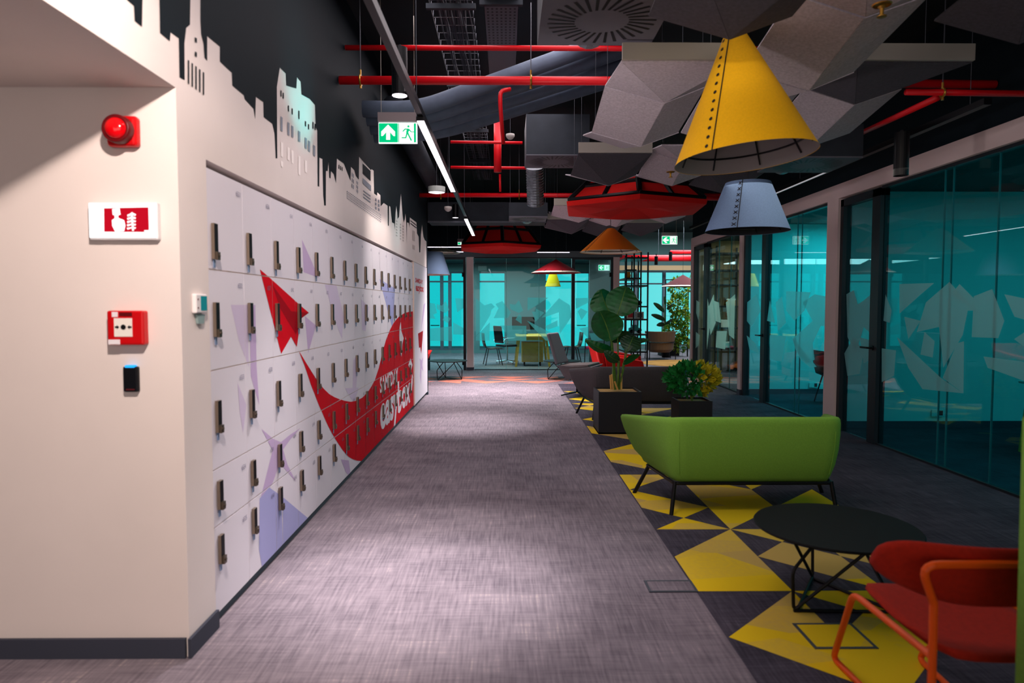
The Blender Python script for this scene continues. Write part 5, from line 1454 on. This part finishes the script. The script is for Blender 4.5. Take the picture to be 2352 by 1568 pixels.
for sx in (-1, 1):
    for sy in (-1, 1): MB().cyl((sx * .36, sy * .28, .48), (sx * .37, sy * .3, 0), .013, 6).build('leg', BLACKM, t)
o = MB().lathe([(.0001, .012), (1.14, .012), (1.15, .0), (.0001, 0)], 64).build('round_rug', mat('tan rug', '#b5803f', .95, noise=.25, nscale=3), loc=(4.75, 17.95, 0)); tag(o, 'round tan rug on the bright floor of the far lounge', 'rug')
planter('tall black planter under the hanging ivy in the far lounge', 4.72, 5.28, 20.75, 21.2, .5)
t = thing('climbing_ivy', 'dense climbing ivy over a black mesh screen in the far lounge', 'plant', (5.12, 20.45, 0))
iv = MB()
for cz, rx, rz_, n, ox in ((2.05, .30, .28, 330, .05), (1.55, .26, .3, 300, .02), (1.1, .27, .28, 300, .12), (.75, .36, .36, 460, -.02), (.4, .28, .25, 240, .1)):
    m = bush('', '', '', 0, 0, 0, rx, .12, rz_, n, int(cz * 100), [1, 2], .10)
    b0 = len(iv.v); iv.v += [(x + ox, y, z + cz) for x, y, z in m.v]; iv.f += [tuple(b0 + i for i in f) for f in m.f]; iv.m += m.m
iv.build('foliage', [IVY, mat('olive ivy leaf', '#86962a', .5, noise=.4, nscale=30)], t)
g = MB()
for k in range(6): g.box(-.34 + .13 * k, -.335 + .13 * k, .02, .026, .02, 2.3)
for k in range(14): g.box(-.34, .32, .02, .026, .1 + .16 * k, .105 + .16 * k)
g.box(-.36, -.33, .01, .04, 0, 2.32).box(.32, .35, .01, .04, 0, 2.32).box(-.33, .32, .01, .04, 2.29, 2.32)
g.build('mesh_screen', BLACKM, t)
MB().tube([(.42, -.2, 3.4), (.40, -.2, 2.9), (.36, -.15, 2.45), (.3, -.05, 2.2)], .01, 5).build('vine', STEM, t)
t = thing('rubber_plant', 'dark broad leaved plant rising behind the brown barrel armchair', 'plant', (4.72, 20.12, 0))
MB().lathe([(.0001, .0), (.12, 0), (.15, .28), (.13, .28), (.0001, .25)], 16).build('pot', BLACKP, t)
MB().tube([(0, 0, .25), (-.05, 0, 1.0), (-.08, 0, 1.6)], .012, 6).build('trunk', STEM, t)
for (bx, bz, tx, tz) in ((-.06, 1.35, -.40, 1.62), (-.04, 1.1, -.46, 1.28), (-.05, .95, -.30, .98), (.0, 1.45, .2, 1.6), (-.05, 1.0, .18, 1.15), (-.02, 1.55, -.1, 1.8)):
    leaf_mesh((bx, -.03, bz), (tx, -.08, tz), .17, (.3, -.4, 1), .1, .03).build('leaf', [LEAFD, STEM], t, smooth=True)
for k, (v, r, u0, u1) in enumerate(((593, .095, 1424, 1600), (579, .06, 1540, 1600))):
    a, b_ = at(u0, v, Y=20.4 + .3 * k), at(u1, v, Y=20.4 + .3 * k)
    t = thing('ceiling_sprinkler_pipe', ['thick red pipe crossing above the far lounge', 'shorter red pipe above the thick one in the far lounge'][k], 'pipe', (0, 0, 0))
    MB().tube([a, b_], r, 16).build('pipe', PIPE, t, smooth=True)
    MB().cyl(((a.x + b_.x) / 2, a.y, a.z + r), ((a.x + b_.x) / 2, a.y, 4.095), .006, 5).build('hanger_rod', TRAY, t)
for k, (u, v, Y) in enumerate(((1507, 608, 17.8), (1540, 598, 18.2))):
    p = at(u, v, Y=Y)
    track_spot(['black cylinder spotlight before the thick red pipe, nearer the grid shelf', 'black cylinder spotlight before the thick red pipe, nearer the ivy'][k], p.x, p.y, p.z, .22, .045, False, 0)
# ================================================================== light
w = bpy.data.worlds.new('world'); scene.world = w; w.use_nodes = True
bg = w.node_tree.nodes['Background']; bg.inputs[1].default_value = 1.15
_tc = w.node_tree.nodes.new('ShaderNodeTexCoord'); _sx = w.node_tree.nodes.new('ShaderNodeSeparateXYZ'); _rp = w.node_tree.nodes.new('ShaderNodeValToRGB')
w.node_tree.links.new(_tc.outputs['Generated'], _sx.inputs[0]); w.node_tree.links.new(_sx.outputs[0], _rp.inputs[0]); w.node_tree.links.new(_rp.outputs[0], bg.inputs[0])
_rp.color_ramp.elements[0].position = .05; _rp.color_ramp.elements[0].color = (.03, .58, .62, 1)
_rp.color_ramp.elements[1].position = .22; _rp.color_ramp.elements[1].color = (.22, .72, .74, 1)
def area(name, loc, size, power, col, aim=(0, 0, -1), sy=None, spread=None):
    l = bpy.data.lights.new(name, 'AREA'); l.energy = power; l.color = col; l.size = size
    if sy: l.shape = 'RECTANGLE'; l.size_y = sy
    if spread: l.spread = radians(spread)
    o = bpy.data.objects.new(name, l); COL.objects.link(o); o.location = loc
    o.rotation_euler = Vector(aim).to_track_quat('-Z', 'Y').to_euler()
    return o
def spot(name, loc, aim, power, ang, col=(1, .93, .95), blend=.6, soft=.06):
    l = bpy.data.lights.new(name, 'SPOT'); l.energy = power; l.spot_size = radians(ang); l.spot_blend = blend; l.shadow_soft_size = soft; l.color = col
    o = bpy.data.objects.new(name, l); COL.objects.link(o); o.location = loc
    o.rotation_euler = (Vector(aim) - Vector(loc)).to_track_quat('-Z', 'Y').to_euler()
    return o
PINK = (1, .86, .84); TEAL = (.10, .85, .95)
# added soft fill behind the camera for the baffles and near wall
area('rear_fill', (0, -4.2, 1.8), 7.5, 130, (1, .87, .82), (-.05, 1, .1), 3.2)
# track: key spot for the near wall and floor, then wall washers and floor pools
spot('key_spot', (TX, 1.3, 2.86), (-2.2, 2.9, 1.0), 300, 95, (1, .84, .76), .5, .05)
spot('floor_pool_near', (TX, 3.7, 2.86), (-.5, 3.6, 0), 620, 42, blend=1)
spot('floor_pool_far', (TX, 8.6, 2.86), (-.5, 8.75, 0), 560, 48, blend=1)
spot('wall_washer', (.15, 7.2, 3.2), (XW, 7.4, 2.1), 130, 58, (1, .9, .86), .9)
spot('locker_wash_near', (.4, 4.6, 3.2), (XW, 4.6, 1.2), 60, 80, (1, .88, .9), .9)
spot('locker_wash_far', (.2, 8.6, 3.2), (XW, 8.6, 1.0), 50, 70, (1, .9, .95), .9)
spot('mural_teal', (-.5, 4.9, 2.2), (XW, 4.6, 2.98), 48, 42, (.05, .9, .9), 1)
spot('mural_teal_far', (-.4, 9.0, 2.0), (XW, 8.4, 2.75), 10, 60, (.1, .9, .9), 1)
# added general fill overhead, then spots aimed at lamps, felt and sofas
area('walkway_fill', (-.1, 6.0, 3.95), 1.6, 150, (1, .88, .92), (0, 0, -1), 8)
area('lounge_fill', (2.6, 5.0, 2.6), 1.2, 9, (1, .9, .8), (0, 0, -1), 3)
area('far_fill', (-.2, 12.3, 2.88), 1.6, 150, (1, .9, .93), (0, 0, -1), 1.0, 115)
spot('lamp_key', (.1, 1.6, 3.0), (1.5, 4.2, 2.3), 60, 50, (1, .9, .75), .8)
spot('felt_wash', (-.7, 4.2, 2.1), (1.3, 5.2, 3.0), 55, 80, (1, .86, .84), 1)  # added upward spots in place of light bounced from the floor
spot('felt_wash_far', (-.7, 8.4, 2.3), (1.3, 10.6, 3.0), 40, 70, (1, .86, .84), 1)
spot('sofa_key', (.2, 3.6, 3.0), (1.6, 5.2, .3), 45, 46, (1, .95, .85), .9)
spot('sofa_key_far', (.2, 8.4, 3.0), (1.6, 9.2, .3), 45, 46, (1, .95, .95), .9)
# teal light in the meeting rooms, office and lounge
area('room_near', (6.1, 4.6, 2.85), 2.5, 48, TEAL, (0, 0, -1), 5)
area('room_middle', (6.1, 10.0, 2.85), 2.5, 85, TEAL, (0, 0, -1), 2.4)
area('room_far', (6.1, 13.2, 2.85), 2.5, 140, (1, .85, .7), (0, 0, -1), 2)
area('office', (-1.0, 19.0, 2.8), 5, 240, (.75, .96, 1), (0, 0, -1), 4)
area('lounge', (5.6, 19.5, 3.9), 3, 400, (.8, .95, 1), (0, 0, -1), 5)
spot('office_desk', (.5, 16.6, 2.75), (.66, 17.3, .4), 170, 70, (1, .8, .5))  # added warm spot to bring out the yellow of the oak desk

# ================================================================== camera
cam = bpy.data.cameras.new('camera'); co = bpy.data.objects.new('camera', cam); COL.objects.link(co)
cam.sensor_width = 36; cam.lens = 36 * FP / 2352; cam.clip_start = .05; cam.clip_end = 100
co.location = EYE; co.rotation_euler = (pi / 2 - PITCH, 0, -YAW)
cam.dof.use_dof = True; cam.dof.focus_distance = 9.5; cam.dof.aperture_fstop = 2.4
scene.camera = co
scene.view_settings.view_transform = 'Standard'
scene.view_settings.look = 'None'
scene.view_settings.exposure = 0
scene.cycles.max_bounces = 7; scene.cycles.transparent_max_bounces = 20; scene.cycles.adaptive_threshold = .04; scene.cycles.diffuse_bounces = 3; scene.cycles.glossy_bounces = 3
scene.cycles.sample_clamp_indirect = 4
scene.cycles.use_denoising = True
